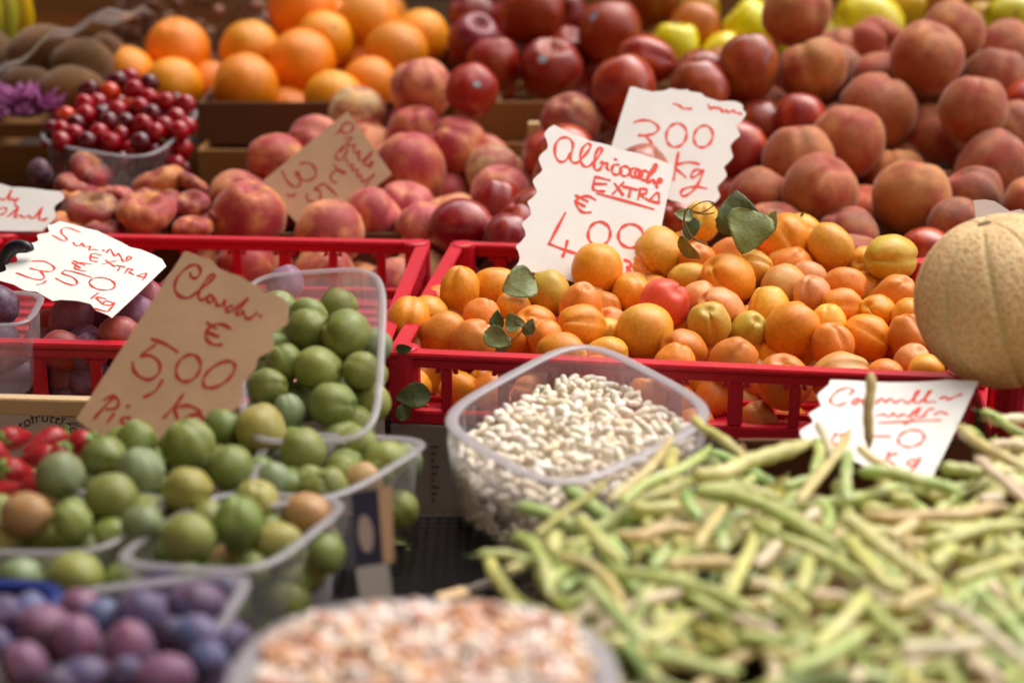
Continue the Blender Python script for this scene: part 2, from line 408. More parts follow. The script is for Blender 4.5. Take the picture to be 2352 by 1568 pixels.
NAMES = dict(damson='plum', dpeach='peach', gage='greengage', yapple='yellow_apple', apple='red_apple')
CATS = dict(damson='plum', dpeach='peach', gage='greengage', yapple='apple', flat_peach='flat peach')
ALL = []      # placed fruit records
def orient(stem, face=None, roll=0.0):
    z = stem.normalized()
    f = face if face is not None else -FWD
    x = f - z * f.dot(z)
    if x.length < 1e-3: x = z.orthogonal()
    x.normalize(); y = z.cross(x)
    return Matrix((x, y, z)).transposed() @ Matrix.Rotation(roll, 3, 'Z')
rng = random.Random(11)
def fruit(kind, heap, x0, x1, yt, col, D, asp=1.0, ang=None, tilt=0.0, roll=None, var=None, dD=0.0, label=None, look=None, fix=False, cname=None):
    """x0,x1 : left/right extent, yt : top, D : function of y giving distance; ang/tilt: stem direction (in the picture plane / towards the eye)"""
    rx = (x1 - x0) / 2; cx = (x0 + x1) / 2; cy = yt + rx * asp
    asp = max(0.88, min(1.2, asp))
    d = (D(cy) if callable(D) else D) + dD
    rmin = RMIN.get(kind, 0)
    if rx < rmin: d += (rmin - rx) / F * d * 0.9; rx = rmin; asp = 1.0
    ry = rx * asp; cy = yt + ry
    r = min(rx, ry) / F * d; e = max(asp, 1 / asp)
    if ang is None:
        if asp > 1.03: an = 90 + rng.uniform(-20, 20)
        elif asp < 0.97: an = rng.choice((0, 180)) + rng.uniform(-15, 15)
        else: an = rng.uniform(0, 360)
        tl = rng.uniform(-50, 50) if abs(asp - 1) <= 0.03 else rng.uniform(-25, 25)
        if kind in ('peach', 'dpeach', 'gage', 'plum', 'damson', 'apricot') and rng.random() < (0.7 if 'peach' in kind else 0.45):
            an = rng.uniform(50, 130); tl = rng.uniform(0, 40)
            if roll is None: roll = math.degrees(rng.uniform(-0.9, 0.9))
    else: an = ang; tl = tilt
    rl = R(roll) if roll is not None else rng.uniform(-2.6, 2.6)
    s = RT * (math.cos(R(an)) * math.cos(R(tl))) + UP * (math.sin(R(an)) * math.cos(R(tl))) - FWD * math.sin(R(tl))
    rec = dict(kind=kind, heap=heap, x=cx, y=cy, D=d, r=r, rm=r * (1 + (e - 1) * 0.5), e=e, rot=orient(s, roll=rl), col=col,
               var=rng.randrange(len(SH[kind])) if var is None else var, label=label, look=look, fix=fix, rx=rx, ry=ry, yt=yt, D0=d, cname=cname)
    ALL.append(rec); return rec
RMIN = dict(damson=44, apricot=44, peach=70, nectarine=62, gage=44, plum=44, dpeach=74, orange=64, apple=66, yapple=62)
def relax(recs, it=40, tol=0.93, lim=0.055):
    for _ in range(it):
        for r_ in recs: r_['p'] = W(r_['x'], r_['y'], r_['D'])
        for i in range(len(recs)):
            a = recs[i]
            for j in range(i + 1, len(recs)):
                b = recs[j]; dv = a['p'] - b['p']; L = dv.length; need = (a['rm'] + b['rm']) * tol
                if L < need and L > 1e-6:
                    if abs(a['D'] - b['D']) < 1e-5: sgn = 1 if a['y'] < b['y'] else -1
                    else: sgn = 1 if a['D'] > b['D'] else -1
                    push = (need - L) * 0.35 * sgn
                    for rr, s in ((a, 1), (b, -1)):
                        if rr['fix']: continue
                        nd = rr['D'] + push * s
                        rr['D'] = max(rr['D0'] - lim, min(rr['D0'] + lim, nd))
def clampcol(c, j=0.06):
    return tuple(max(0.001, min(1, x * (1 + rng.uniform(-j, j)))) for x in c[:3]) + (1,)
ORD = ['', 'first', 'second', 'third', 'fourth', 'fifth', 'sixth', 'seventh', 'eighth', 'ninth', 'tenth', 'eleventh', 'twelfth', 'thirteenth',
       'fourteenth', 'fifteenth', 'sixteenth', 'seventeenth', 'eighteenth', 'nineteenth', 'twentieth']
def nth(i): return ORD[i] if i < len(ORD) else str(i) + 'th'
def build(recs, group, rowh, rowname, noun, where, vis=None):
    """link the fruit objects; labels give the look and the row of the heap counted from its front edge"""
    recs = list(recs)
    # rows, counted upwards from the lowest visible fruit
    lab = sorted([r for r in recs if not r['label']], key=lambda r: -r['y'])
    rows = []
    for r in lab:
        for rw in rows:
            if rw[0] - r['y'] < rowh: rw[1].append(r); break
        else: rows.append((r['y'], [r]))
    for ri, rw in enumerate(rows):
        L = sorted(rw[1], key=lambda r: r['x']); n = len(L)
        for i, r in enumerate(L):
            if n == 1: pos = 'alone in'
            elif i == 0: pos = 'leftmost in'
            elif i == n - 1: pos = 'rightmost in'
            elif i < n / 2: pos = nth(i + 1) + ' from the left in'
            else: pos = nth(n - i) + ' from the right in'
            rn = ('the front row' if ri == 0 else 'the back row' if ri == len(rows) - 1 and ri else 'the %s row back' % nth(ri + 1))
            r['label'] = '%s %s, %s %s %s' % (r['look'] or r['cname'] or '', noun, pos, rn, where)
            r['label'] = ' '.join(r['label'].split())
            w = r['label'].split()
            if len(w) > 16: r['label'] = ' '.join(w[:16])
    out = []
    for r in recs:
        o = put(NAMES.get(r['kind'], r['kind']), SH[r['kind']][r['var']], None, None, r['label'], CATS.get(r['kind'], r['kind'].replace('_', ' ')), group)
        q = r['rot'].to_quaternion(); o.rotation_mode = 'QUATERNION'; o.rotation_quaternion = q
        o.location = W(r['x'], r['y'], r['D'])
        s = F and (min(r['rx'], r['ry']) / F * r['D']); o.scale = (s, s, s * r['e'])
        o.color = clampcol(r['col']); r['obj'] = o; out.append(o)
    return out
def fillers(kind, pts, r, D, cols, label, group, jit=0.35, name=None, dr=0.12):
    n = 0
    for (x, y) in pts:
        x += rng.uniform(-jit, jit) * r * 2; y += rng.uniform(-jit, jit) * r
        d = D(y) + rng.uniform(-0.006, 0.012); rr = r * (1 + rng.uniform(-dr, dr)) / F * d
        o = put(name or NAMES.get(kind, kind), rng.choice(SH[kind]), None, None, label, CATS.get(kind, kind.replace('_', ' ')), group)
        o.location = W(x, y, d); o.rotation_euler = (rng.uniform(0, 6), rng.uniform(0, 6), rng.uniform(0, 6)); o.scale = (rr,) * 3
        o.color = clampcol(hexc(rng.choice(cols)), 0.1); n += 1
def inside(x, y, poly):
    c = False; j = len(poly) - 1
    for i in range(len(poly)):
        xi, yi = poly[i]; xj, yj = poly[j]
        if (yi > y) != (yj > y) and x < (xj - xi) * (y - yi) / (yj - yi) + xi: c = not c
        j = i
    return c
def gridpts(poly, sx, sy):
    xs = [p[0] for p in poly]; ys = [p[1] for p in poly]; out = []; y = min(ys) + sy / 2; k = 0
    while y < max(ys):
        x = min(xs) + (sx / 2 if k % 2 else 0)
        while x < max(xs):
            if inside(x, y, poly): out.append((x, y))
            x += sx
        y += sy; k += 1
    return out

O1c = WH(893, 808, 0.508)
def yfront(x): return O1c.y + ((O1c.x - x) * 0.07 if x < O1c.x else -(x - O1c.x) * 0.1317)
def clampy(r_, lo=None, hi=None):
    for _ in range(8):
        p = W(r_['x'], r_['y'], r_['D'])
        if lo is not None and p.y - r_['rm'] < lo(p.x): r_['D'] += (lo(p.x) - p.y + r_['rm']) * 1.02
        elif hi is not None and p.y + r_['rm'] > hi(p.x): r_['D'] -= (p.y + r_['rm'] - hi(p.x)) * 1.02
YB = lambda x: yfront(x) + 0.352
YI = lambda x: yfront(x) + 0.012
# colours named as they look
O1, O2, Y1, YG, RD, PK, TN = 'EE9A34', 'EC903E', 'EEAF42', 'D2AE46', 'DE5C40', 'E89C62', 'DCA258'
CN = {O1: 'orange', O2: 'deep orange', Y1: 'golden yellow', YG: 'greenish yellow', RD: 'red blushed', PK: 'pinkish', TN: 'tan freckled'}
DA = lambda y: 1.49 + (860 - y) / 360 * 0.25
def A(x0, x1, yt, c, asp=1.0, look=None, **k):
    return fruit('apricot', 'apricots', x0, x1, yt, hexc(c), k.pop('D', DA), asp, look=look, cname=CN[c], **k)
A(889, 988, 682, O1, 1.13, 'crease facing us on an orange', ang=262, tilt=20, roll=0, var=1)
A(945, 1022, 678, Y1)
A(1011, 1102, 612, O1, 1.18, 'deeply creased orange', ang=88, tilt=5, roll=-25, var=1)
A(1085, 1190, 612, O1, 0.84, 'oblong orange', ang=190, tilt=10)
A(1064, 1150, 683, O2, 0.95)
A(968, 1072, 716, O2, 1.0, None, roll=180)
A(1036, 1142, 731, O2, 1.0, 'smooth round orange', roll=180)
A(1136, 1222, 668, O1, 0.95, 'nippled orange', ang=110, tilt=-20, roll=0, var=3)
A(1214, 1310, 620, YG, 1.05)
A(1309, 1433, 557, O1, 0.97, 'plump orange', ang=20, tilt=-60, roll=180, label='plump orange apricot leaning on the lower edge of the white 4,00 card')
A(1452, 1571, 516, Y1, 1.12, None, ang=265, tilt=35, roll=60, label='tall golden apricot at the lower right corner of the white 4,00 card')
A(1280, 1388, 655, O2, 0.9, 'creased orange', ang=80, tilt=30, roll=-30, var=1)
A(1172, 1290, 703, O2, 0.7)
A(1278, 1392, 699, O1, 0.92, None, ang=170, tilt=30, roll=20, var=0)
A(1208, 1300, 735, O2, 0.9)
A(1230, 1350, 762, O1, 0.85)
A(1403, 1500, 630, O1, 0.95)
A(1466, 1585, 638, RD, 1.0, 'fiery red', ang=50, tilt=50, roll=180, label='fiery red apricot, the reddest of the heap')
A(1413, 1552, 696, Y1, 0.93, 'largest pale golden', ang=350, tilt=5, roll=180)
A(1368, 1435, 705, PK, 0.9)
A(1366, 1420, 730, Y1, 1.0)
A(1536, 1632, 600, Y1, 0.72, None, ang=185, tilt=10, roll=-30)
A(1611, 1733, 582, O1, 1.0, None, ang=140, tilt=25, roll=-25, var=1)
A(1616, 1742, 550, O2, 0.72)
A(1690, 1768, 574, Y1, 0.85, None, ang=0, tilt=20, roll=-30, var=1)
A(1562, 1640, 555, O2, 0.9)
A(1568, 1648, 645, PK, 0.95)
A(1602, 1710, 662, PK, 0.9, None, ang=150, tilt=20, roll=-15, var=1)
A(1575, 1682, 692, YG, 0.93, 'greenish apricot with its stem pit facing us', ang=105, tilt=55, roll=0, var=0)
A(1677, 1764, 714, YG, 0.98, None, ang=60, tilt=55, roll=0, var=1)
A(1712, 1822, 663, Y1, 0.75, None, ang=95, tilt=-10, roll=-60)
A(1741, 1868, 493, O1, 0.97, None, ang=300, tilt=35, roll=0, label='big orange apricot topping the heap right of the ivy leaves')
A(1858, 1957, 511, Y1, 1.08, None, ang=130, tilt=-20, roll=180, label='oval golden apricot leaning against the topmost orange one')
A(1815, 1868, 489, Y1, 1.0, None, dD=0.03)
A(1747, 1853, 606, TN, 0.98, None, roll=180)
A(1812, 1898, 598, PK, 0.95)
A(1836, 1893, 634, PK, 1.35)
A(1895, 1988, 611, O2, 0.92)
A(1947, 2035, 565, Y1, 1.0, None, ang=170, tilt=50, roll=0, var=1, dD=0.02)
A(1985, 2108, 538, YG, 0.87, None, ang=185, tilt=25, roll=-10, var=1, label='greenish yellow apricot standing apart beside the melon')
A(2002, 2105, 633, O2, 0.82, 'red topped orange')
A(1885, 1982, 661, O2, 0.9)
A(1975, 2054, 676, O1, 0.9, None, ang=150, tilt=40, roll=-20, var=1)
A(2050, 2132, 683, O1, 1.0)
A(1755, 1885, 692, O1, 1.0, 'large two-toned', roll=180)
A(1858, 1948, 700, Y1, 0.95)
A(1862, 1963, 742, O2, 1.0, None, ang=100, tilt=20, roll=20, var=1)
A(1935, 2052, 722, O1, 0.85, None, ang=330, tilt=25, roll=-10, var=0)
A(2042, 2140, 721, O2, 1.15, 'dark scarred')
A(1515, 1627, 756, O2, 0.85, None, ang=160, tilt=40, roll=-10, var=1)
A(1493, 1605, 793, O2, 0.75)
A(1622, 1743, 776, O2, 0.9, 'rosy edged')
A(1735, 1868, 815, O2, 0.95)
A(1865, 1998, 807, TN, 0.88, 'speckled tan')
A(1990, 2078, 824, O2, 0.85)
A(1345, 1442, 772, Y1, 0.8)
A(1322, 1420, 815, O2, 1.0)
A(2082, 2170, 812, Y1, 0.9)
A(2060, 2130, 790, PK, 0.95)
A(1570, 1650, 465, Y1, 1.1, None, ang=90, tilt=20, label='yellow apricot wrapped in ivy stems behind the heap', dD=0.0)
A(1152, 1215, 728, O2, 1.1)
A(1355, 1415, 668, O2, 1.0)
A(1795, 1850, 570, O2, 1.0)
A(2080, 2130, 655, TN, 1.0)
A(1960, 2020, 690, O2, 1.0, None, dD=0.02)
# fruit seen through the slots of the crate front
DS = lambda y: 1.515
for q in ((903, 992, 845, O1, 1.0), (1010, 1098, 850, O1, 0.95), (1085, 1165, 858, O2, 0.9), (915, 990, 918, O2, 0.9), (1440, 1530, 862, O2, 1), (1520, 1600, 880, O2, 1),
          (1600, 1672, 872, O2, 1.1), (1690, 1790, 924, TN, 0.85), (1695, 1775, 975, O2, 0.9), (1765, 1866, 932, O1, 0.95), (1545, 1640, 935, O2, 0.9),
          (1990, 2060, 900, O2, 1), (1640, 1700, 930, O2, 1), (1130, 1200, 900, O2, 1), (1180, 1260, 860, O2, 1), (1020, 1090, 925, O2, 1)):
    A(q[0], q[1], q[2], q[3], q[4], 'partly hidden ' + CN[q[3]], D=DS)
ap = [r for r in ALL if r['kind'] == 'apricot']
relax([r for r in ap], 50, 0.92, 0.06)
apL = [r for r in ap if r['y'] > 840]; apH = [r for r in ap if r['y'] <= 840]
# front rail must stay clear
for r in ap: clampy(r, YI)
build(apH, 'apricots heaped in the red crate', 42, '', 'apricot', 'of the heap')
build(apL, 'apricots heaped in the red crate', 60, '', 'apricot', 'behind the crate slots')
fillers('apricot', gridpts([(900, 720), (1030, 650), (1180, 640), (1300, 660), (1560, 540), (1740, 530), (1980, 570), (2110, 640), (2180, 830), (2100, 1000), (920, 960)], 88, 62), 46,
        lambda y: DA(min(y, 830)) + 0.05, [O1, O2, O2, TN, O1], 'apricot buried deep in the heap, mostly hidden by others', 'apricots buried in the heap')

# ---- peaches behind the middle rail
DP = lambda y: 1.885 + (560 - y) / 360 * 0.25
PR, PD, PL, PP, PW = 'B83A3C', '8E2430', 'E0906A', 'D2686A', 'DCC08A'
PN = {PR: 'red', PD: 'deep crimson', PL: 'pale orange', PP: 'rosy', PW: 'cream'}
def P(x0, x1, yt, c, asp=1.0, kind='peach', heap='mid', look=None, D=DP, **k):
    return fruit(kind, heap, x0, x1, yt, hexc(c), k.pop('D', D), asp, look=k.pop('look', look), cname=k.pop('cname', PN.get(c)), **k)
P(475, 668, 415, PR, 0.9, ang=75, tilt=35, roll=-30, var=0, label='big crimson peach in front of the lower corner of the brown 3,5 card')
P(672, 842, 455, PL, 0.95, ang=95, tilt=-50, roll=180, label='pale speckled peach in front of the brown 3,5 card')
P(800, 918, 428, PP, 1.25, ang=40, tilt=5, roll=60)
P(475, 618, 388, PL, 0.95)
P(858, 1024, 300, PR, 1.05, ang=100, tilt=-30, roll=10)
P(966, 1122, 266, PR, 0.96, ang=140, tilt=25, roll=30)
P(878, 1030, 245, PR, 0.8, ang=95, tilt=30, roll=0, var=0)
P(886, 1046, 132, PL, 0.9, ang=100, tilt=0, roll=-40, label='large red and yellow peach on top, in front of the oranges')
P(752, 890, 192, PW, 0.85, ang=80, tilt=25, label='cream and pink peach below the nearest oranges')
P(558, 708, 304, PR, 0.85)
P(655, 790, 262, PP, 0.8)
P(812, 890, 282, PL, 0.9)
P(982, 1138, 457, PD, 0.88, 'nectarine', look='glossy dark red')
P(914, 1040, 462, PP, 0.95)
P(1070, 1210, 413, 'A02A28', 0.8, 'nectarine', look='orange flushed shiny red', ang=80, tilt=10, roll=0, cname='red')
P(1112, 1225, 488, '6A2438', 1.0, 'nectarine', look='dark purple red', cname='purple')
P(1098, 1178, 327, PW, 1.1)
P(1105, 1192, 378, PP, 1.0)
P(1000, 1075, 435, PL, 0.9)
P(1160, 1240, 462, PD, 1.0, 'nectarine')
P(780, 850, 370, PP, 1.0); P(900, 965, 410, PP, 1.0)
# second layer, seen under the rail
for q in ((505, 625, 548, PR, .95), (600, 710, 560, PL, .95), (790, 880, 596, PL, .9), (690, 800, 556, PL, 0.9), (430, 520, 568, PL, .9), (870, 960, 590, PP, .95), (1000, 1105, 600, '6A2438', 1), (930, 1010, 560, PW, 1.0), (1120, 1210, 570, PD, 1)):
    P(*q[:3], q[3], q[4], look='half hidden', D=lambda y: 1.89)
mid = [r for r in ALL if r['heap'] == 'mid']
relax(mid, 50, 0.92, 0.07)
for r in mid: clampy(r, YB)
for k_, nm_ in (('peach', 'peach'), ('nectarine', 'nectarine')):
    build([r for r in mid if r['kind'] == k_ and r['y'] <= 575], 'peaches and nectarines in the middle', 70, '', nm_, 'of the middle heap')
    build([r for r in mid if r['kind'] == k_ and r['y'] > 575], 'peaches and nectarines in the middle', 90, '', nm_, 'under the middle red rail')
fillers('peach', gridpts([(430, 640), (480, 470), (600, 360), (800, 280), (960, 260), (1110, 330), (1230, 430), (1230, 640)], 125, 85), 62,
        lambda y: DP(min(y, 560)) + 0.10, [PR, PP, PL, PD], 'peach buried behind the front ones of the middle heap', 'peaches buried in the middle heap')
# ---- flat peaches
DFP = lambda y: 1.885 + (530 - y) / 170 * 0.10
FR, FO, FD = '8C2E3C', 'D07844', '5A2634'
PN.update({FR: 'dull red', FO: 'orange yellow', FD: 'dark maroon'})
def FPc(x0, x1, yt, c, asp, **k): return P(x0, x1, yt, c, asp, 'flat_peach', 'flat', None, DFP, **k)
def FPx(x0, x1, yt, c, ang, tilt, e=None, **k):
    r = (x1 - x0) / 2
    return fruit('flat_peach', 'flat', x0, x1, yt, hexc(c), DFP, 1.0, ang=ang, tilt=tilt, cname=PN[c], **k)
for q in ((152, 265, 360, FD, 40, 20), (123, 232, 400, FR, 60, 5), (300, 430, 378, FO, 110, 5), (405, 480, 395, FR, 60, 0), (138, 275, 440, FD, 95, 30),
          (265, 405, 442, FO, 85, 28), (300, 425, 425, FR, 80, 20), (395, 485, 440, FR, 100, 35), (395, 490, 492, FO, 90, 15), (130, 195, 430, FO, 90, 20),
          (108, 200, 490, FO, 60, 20), (245, 320, 425, PP, 70, 10), (190, 290, 500, FR, 80, 20), (480, 540, 480, FR, 60, 20), (60, 150, 520, FR, 60, 20)):
    FPx(*q)
fl = [r for r in ALL if r['heap'] == 'flat']
for r in fl: r['y'] -= r['ry'] * 0.35; r['rm'] *= 0.75
relax(fl, 30, 0.9, 0.04)
for r in fl: clampy(r, YB)
build(fl, 'flat peaches beside the left card', 38, '', 'flat peach', 'left of the big peaches')
fillers('flat_peach', gridpts([(0, 600), (0, 520), (150, 440), (480, 440), (480, 600)], 90, 50), 50, lambda y: 1.95, [FR, FD, FO], 'flat peach buried under the others', 'flat peaches buried under the others')

# ---- tawny peaches on the right, some warm flare haze put into their skin colour
DR = lambda y: 1.82 + (600 - y) / 550 * 0.33
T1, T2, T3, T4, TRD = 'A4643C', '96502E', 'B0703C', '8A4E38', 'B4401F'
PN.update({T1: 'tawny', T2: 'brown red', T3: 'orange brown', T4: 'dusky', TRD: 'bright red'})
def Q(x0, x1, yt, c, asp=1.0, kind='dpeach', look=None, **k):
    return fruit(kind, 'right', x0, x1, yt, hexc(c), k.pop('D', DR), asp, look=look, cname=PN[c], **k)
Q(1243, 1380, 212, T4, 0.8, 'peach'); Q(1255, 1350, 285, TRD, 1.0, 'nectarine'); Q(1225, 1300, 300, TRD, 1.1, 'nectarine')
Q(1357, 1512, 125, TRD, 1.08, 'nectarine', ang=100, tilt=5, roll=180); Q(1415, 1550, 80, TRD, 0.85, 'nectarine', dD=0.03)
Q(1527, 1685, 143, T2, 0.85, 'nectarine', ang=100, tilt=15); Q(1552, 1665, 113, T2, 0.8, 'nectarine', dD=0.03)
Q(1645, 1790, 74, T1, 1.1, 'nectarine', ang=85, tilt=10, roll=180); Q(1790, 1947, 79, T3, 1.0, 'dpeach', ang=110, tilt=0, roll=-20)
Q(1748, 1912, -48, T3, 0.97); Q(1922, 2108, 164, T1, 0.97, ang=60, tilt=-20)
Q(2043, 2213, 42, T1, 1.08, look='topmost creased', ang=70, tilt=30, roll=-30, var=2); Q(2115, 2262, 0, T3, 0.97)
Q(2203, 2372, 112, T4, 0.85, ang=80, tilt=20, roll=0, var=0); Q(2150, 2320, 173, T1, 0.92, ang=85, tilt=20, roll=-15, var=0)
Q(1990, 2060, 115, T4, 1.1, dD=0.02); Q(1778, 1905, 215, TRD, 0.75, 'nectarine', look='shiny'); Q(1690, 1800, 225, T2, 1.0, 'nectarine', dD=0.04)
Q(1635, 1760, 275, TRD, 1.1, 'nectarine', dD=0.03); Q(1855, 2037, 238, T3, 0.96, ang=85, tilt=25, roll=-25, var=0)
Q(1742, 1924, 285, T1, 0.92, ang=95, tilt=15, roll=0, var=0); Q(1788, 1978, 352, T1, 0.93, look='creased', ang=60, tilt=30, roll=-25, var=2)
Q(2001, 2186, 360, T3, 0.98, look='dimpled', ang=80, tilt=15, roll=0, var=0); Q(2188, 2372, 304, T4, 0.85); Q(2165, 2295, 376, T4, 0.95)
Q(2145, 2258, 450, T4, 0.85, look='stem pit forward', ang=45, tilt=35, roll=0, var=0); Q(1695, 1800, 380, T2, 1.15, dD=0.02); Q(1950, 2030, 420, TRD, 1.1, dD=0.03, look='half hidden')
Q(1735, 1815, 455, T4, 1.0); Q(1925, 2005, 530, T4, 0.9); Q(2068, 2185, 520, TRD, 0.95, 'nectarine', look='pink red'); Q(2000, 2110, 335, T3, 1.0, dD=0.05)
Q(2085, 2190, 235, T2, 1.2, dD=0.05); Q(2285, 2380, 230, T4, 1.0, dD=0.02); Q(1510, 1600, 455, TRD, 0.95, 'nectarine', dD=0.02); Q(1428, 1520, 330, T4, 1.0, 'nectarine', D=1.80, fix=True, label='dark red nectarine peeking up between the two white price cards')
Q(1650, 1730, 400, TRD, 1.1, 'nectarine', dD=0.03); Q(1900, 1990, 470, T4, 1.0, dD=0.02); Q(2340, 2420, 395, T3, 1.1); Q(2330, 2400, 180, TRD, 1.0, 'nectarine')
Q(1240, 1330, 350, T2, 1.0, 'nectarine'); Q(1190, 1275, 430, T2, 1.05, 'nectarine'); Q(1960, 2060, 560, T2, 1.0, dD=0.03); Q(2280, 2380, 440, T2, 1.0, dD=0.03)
rt = [r for r in ALL if r['heap'] == 'right']
relax(rt, 50, 0.92, 0.08)
for r in rt:
    if not r['fix']: clampy(r, YB)
for k_, nm_ in (('peach', 'peach'), ('dpeach', 'peach'), ('nectarine', 'nectarine')):
    build([r for r in rt if r['kind'] == k_], 'peaches and nectarines on the right', 75, '', nm_, 'of the right heap')
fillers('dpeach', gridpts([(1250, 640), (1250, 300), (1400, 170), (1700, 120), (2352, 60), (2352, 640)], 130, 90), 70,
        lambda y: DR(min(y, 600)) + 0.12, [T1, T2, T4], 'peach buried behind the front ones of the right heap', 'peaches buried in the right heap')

# ---- oranges
DO = lambda y: 2.20 + (240 - y) / 220 * 0.2
def OR(x0, x1, yt, c='F89A10', asp=1.0, **k):
    return fruit('orange', 'or', x0, x1, yt, hexc(c), DO, asp, look=k.pop('look', None), cname='bright', **k)
OR(333, 483, 40, 'FF9208'); OR(505, 645, 47, 'FFA810'); OR(228, 358, 106, 'FF9A1C'); OR(330, 466, 131, 'FF9E14', ang=260, tilt=60); OR(488, 640, 122, 'FF960C')
OR(612, 772, 64, 'FF8E06'); OR(680, 813, 24, 'FFAA10', ang=30, tilt=60); OR(614, 776, -60, 'FF8606'); OR(774, 918, -25, 'FF9E0C'); OR(838, 985, 48, 'FF980E', ang=255, tilt=30); OR(905, 1030, 21, 'FFA40C')
OR(698, 838, 160, 'FFA80E', look='low sitting'); OR(788, 910, 128, 'FF900A'); OR(440, 540, 138, 'F08A28', dD=0.05, look='half hidden'); OR(620, 700, 195, 'EE8810', dD=0.03, look='small visible piece of an'); 
orr = [r for r in ALL if r['heap'] == 'or']
relax(orr, 50, 0.9, 0.07)
for r in orr: r['D'] = max(r['D'], 2.16 + r['r'])
oo = build(orr, 'oranges in the cardboard crate', 60, '', 'orange', 'of the orange pile')
sb = MB().tube([(0, 0, 0.93), (0, 0, 0.99)], [0.07, 0.05], 7).make('stem_button_shape'); sb.materials.append(M['calyx'])
for o in oo: b_ = put('stem_button', sb, None, o)
fillers('orange', gridpts([(250, 250), (420, 100), (640, 20), (960, 60), (1000, 250)], 130, 90), 66, lambda y: DO(y) + 0.11, ['F08A10', 'E87C08'], 'orange buried at the back of the orange pile', 'oranges buried in the pile')

# ---- apples
DAp = lambda y: 2.17 + (235 - y) / 220 * 0.2
def AP(x0, x1, yt, c, asp=1.0, kind='apple', look=None, **k):
    return fruit(kind, 'ap', x0, x1, yt, hexc(c), k.pop('D', DAp), asp, look=look, cname='red', **k)
st_list = []
AP(1022, 1155, 28, '7A2A36', 0.98, ang=65, tilt=45, look='purple red apple with open stem hollow,')
st_list.append(AP(1142, 1304, -45, 'A03A20', 0.95, ang=90, tilt=-10, look='orange red'))
AP(1060, 1208, 82, '8E2E26', 0.92, ang=88, tilt=10)
st_list.append(AP(1180, 1352, 85, '8A2A26', 0.9, ang=88, tilt=40, look='stickered dark red'))
st_list.append(AP(1320, 1480, -3, 'A4402A', 1.0, ang=95, tilt=-10, look='broad'))
st_list.append(AP(1025, 1142, 142, '9A3028', 0.85, 'apple', D=2.08, fix=True, label='red apple with a silver sticker beside the top peach'))
AP(1270, 1350, 60, '8A2A26', 1.0, dD=0.04); AP(1420, 1570, -70, '90502A', 0.9, dD=0.02); AP(1543, 1648, 0, 'C8702E', 0.95, dD=0.02, look='striped orange')
AP(2100, 2200, -60, 'B0702A', 1.0, dD=0.05)
aps = [r for r in ALL if r['heap'] == 'ap']
relax(aps, 40, 0.9, 0.07)
ao = build(aps, 'red apples behind the cardboard crate edge', 70, '', 'apple', 'of the apple pile')
DY = lambda y: 2.30 + (180 - y) / 200 * 0.1
def YA(x0, x1, yt, asp, c='EEDC4C', **k): return fruit('yapple', 'ya', x0, x1, yt, hexc(c), DY, asp, cname='yellow', look=None, **k)
YA(1478, 1620, 50, 0.85, ang=90, tilt=20, label='yellow apple left of the others, just above the nectarines'); YA(1655, 1790, -5, 1.0, label='large yellow apple behind the tallest tawny peach'); YA(1620, 1710, 70, 1.2, label='yellow apple half hidden beside the large yellow one')
YA(1905, 2085, -25, 0.9, label='biggest yellow apple at the top beneath the sun glare'); YA(1948, 2052, 82, 1.1, label='yellow apple with a dark mark below the biggest one'); YA(1880, 1960, 110, 1.0, label='yellow apple wedged low behind two peaches')
YA(2255, 2390, -20, 0.9, 'C8B820', label='green yellow spotted apple in the top right corner')
yas = [r for r in ALL if r['heap'] == 'ya']; relax(yas, 30, 0.9, 0.06)
yo = build(yas, 'yellow apples at the back', 60, '', 'apple', 'at the back')
fillers('yapple', gridpts([(1500, 60), (1600, 0), (2300, 0), (2300, 200), (1900, 200)], 120, 80), 62, lambda y: 2.45, ['C8A830', 'B89028'], 'yellow apple buried at the back', 'yellow apples buried at the back')
fillers('apple', gridpts([(1040, 240), (1040, 40), (1500, 0), (1500, 200), (1350, 240)], 125, 85), 66, lambda y: DAp(y) + 0.13, ['8A2A26', '7A2420'], 'red apple buried behind the front ones', 'red apples buried in the pile')
stem_me = MB().tube([(0, 0, 0.5), (0.03, 0, 0.75), (0.1, 0, 0.98)], [0.035, 0.028, 0.04], 6).make('apple_stem_shape', smooth=True); stem_me.materials.append(M['stem'])
for o in ao + yo: put('stem', stem_me, None, o)
def sticker(o, d, s=0.17):
    """oval fruit label lying on the skin in direction d (world)"""
    ml = o.rotation_quaternion.to_matrix().inverted() @ d; ml = Vector((ml.x, ml.y, ml.z / o.scale.z * o.scale.x)).normalized()
    q = ml.orthogonal().normalized(); w = ml.cross(q); vs = []; 
    def surf(a, b):
        v = (ml + q * a + w * b).normalized(); ok, loc, nor, _ = o.ray_cast(v * 3, -v)
        return (loc + nor * 0.012) if ok else v * 1.05
    n = 18
    for rr in (1.0, 0.5): 
        for k in range(n): vs.append(surf(math.cos(2 * math.pi * k / n) * s * rr, math.sin(2 * math.pi * k / n) * s * 0.75 * rr))
    vs.append(surf(0, 0))
    fs = [(k, (k + 1) % n, n + (k + 1) % n, n + k) for k in range(n)] + [(n + k, n + (k + 1) % n, 2 * n) for k in range(n)]
    put('sticker', mesh('sticker_shape', vs, fs), M['sticker'], o)
bpy.context.view_layer.update()
for r, (a, b) in zip(st_list, ((-0.15, 0.6), (-0.25, 0.22), (-0.6, 0.55), (0.2, 0.1))):
    sticker(r['obj'], (-FWD + RT * a * 1.2 + UP * b).normalized())
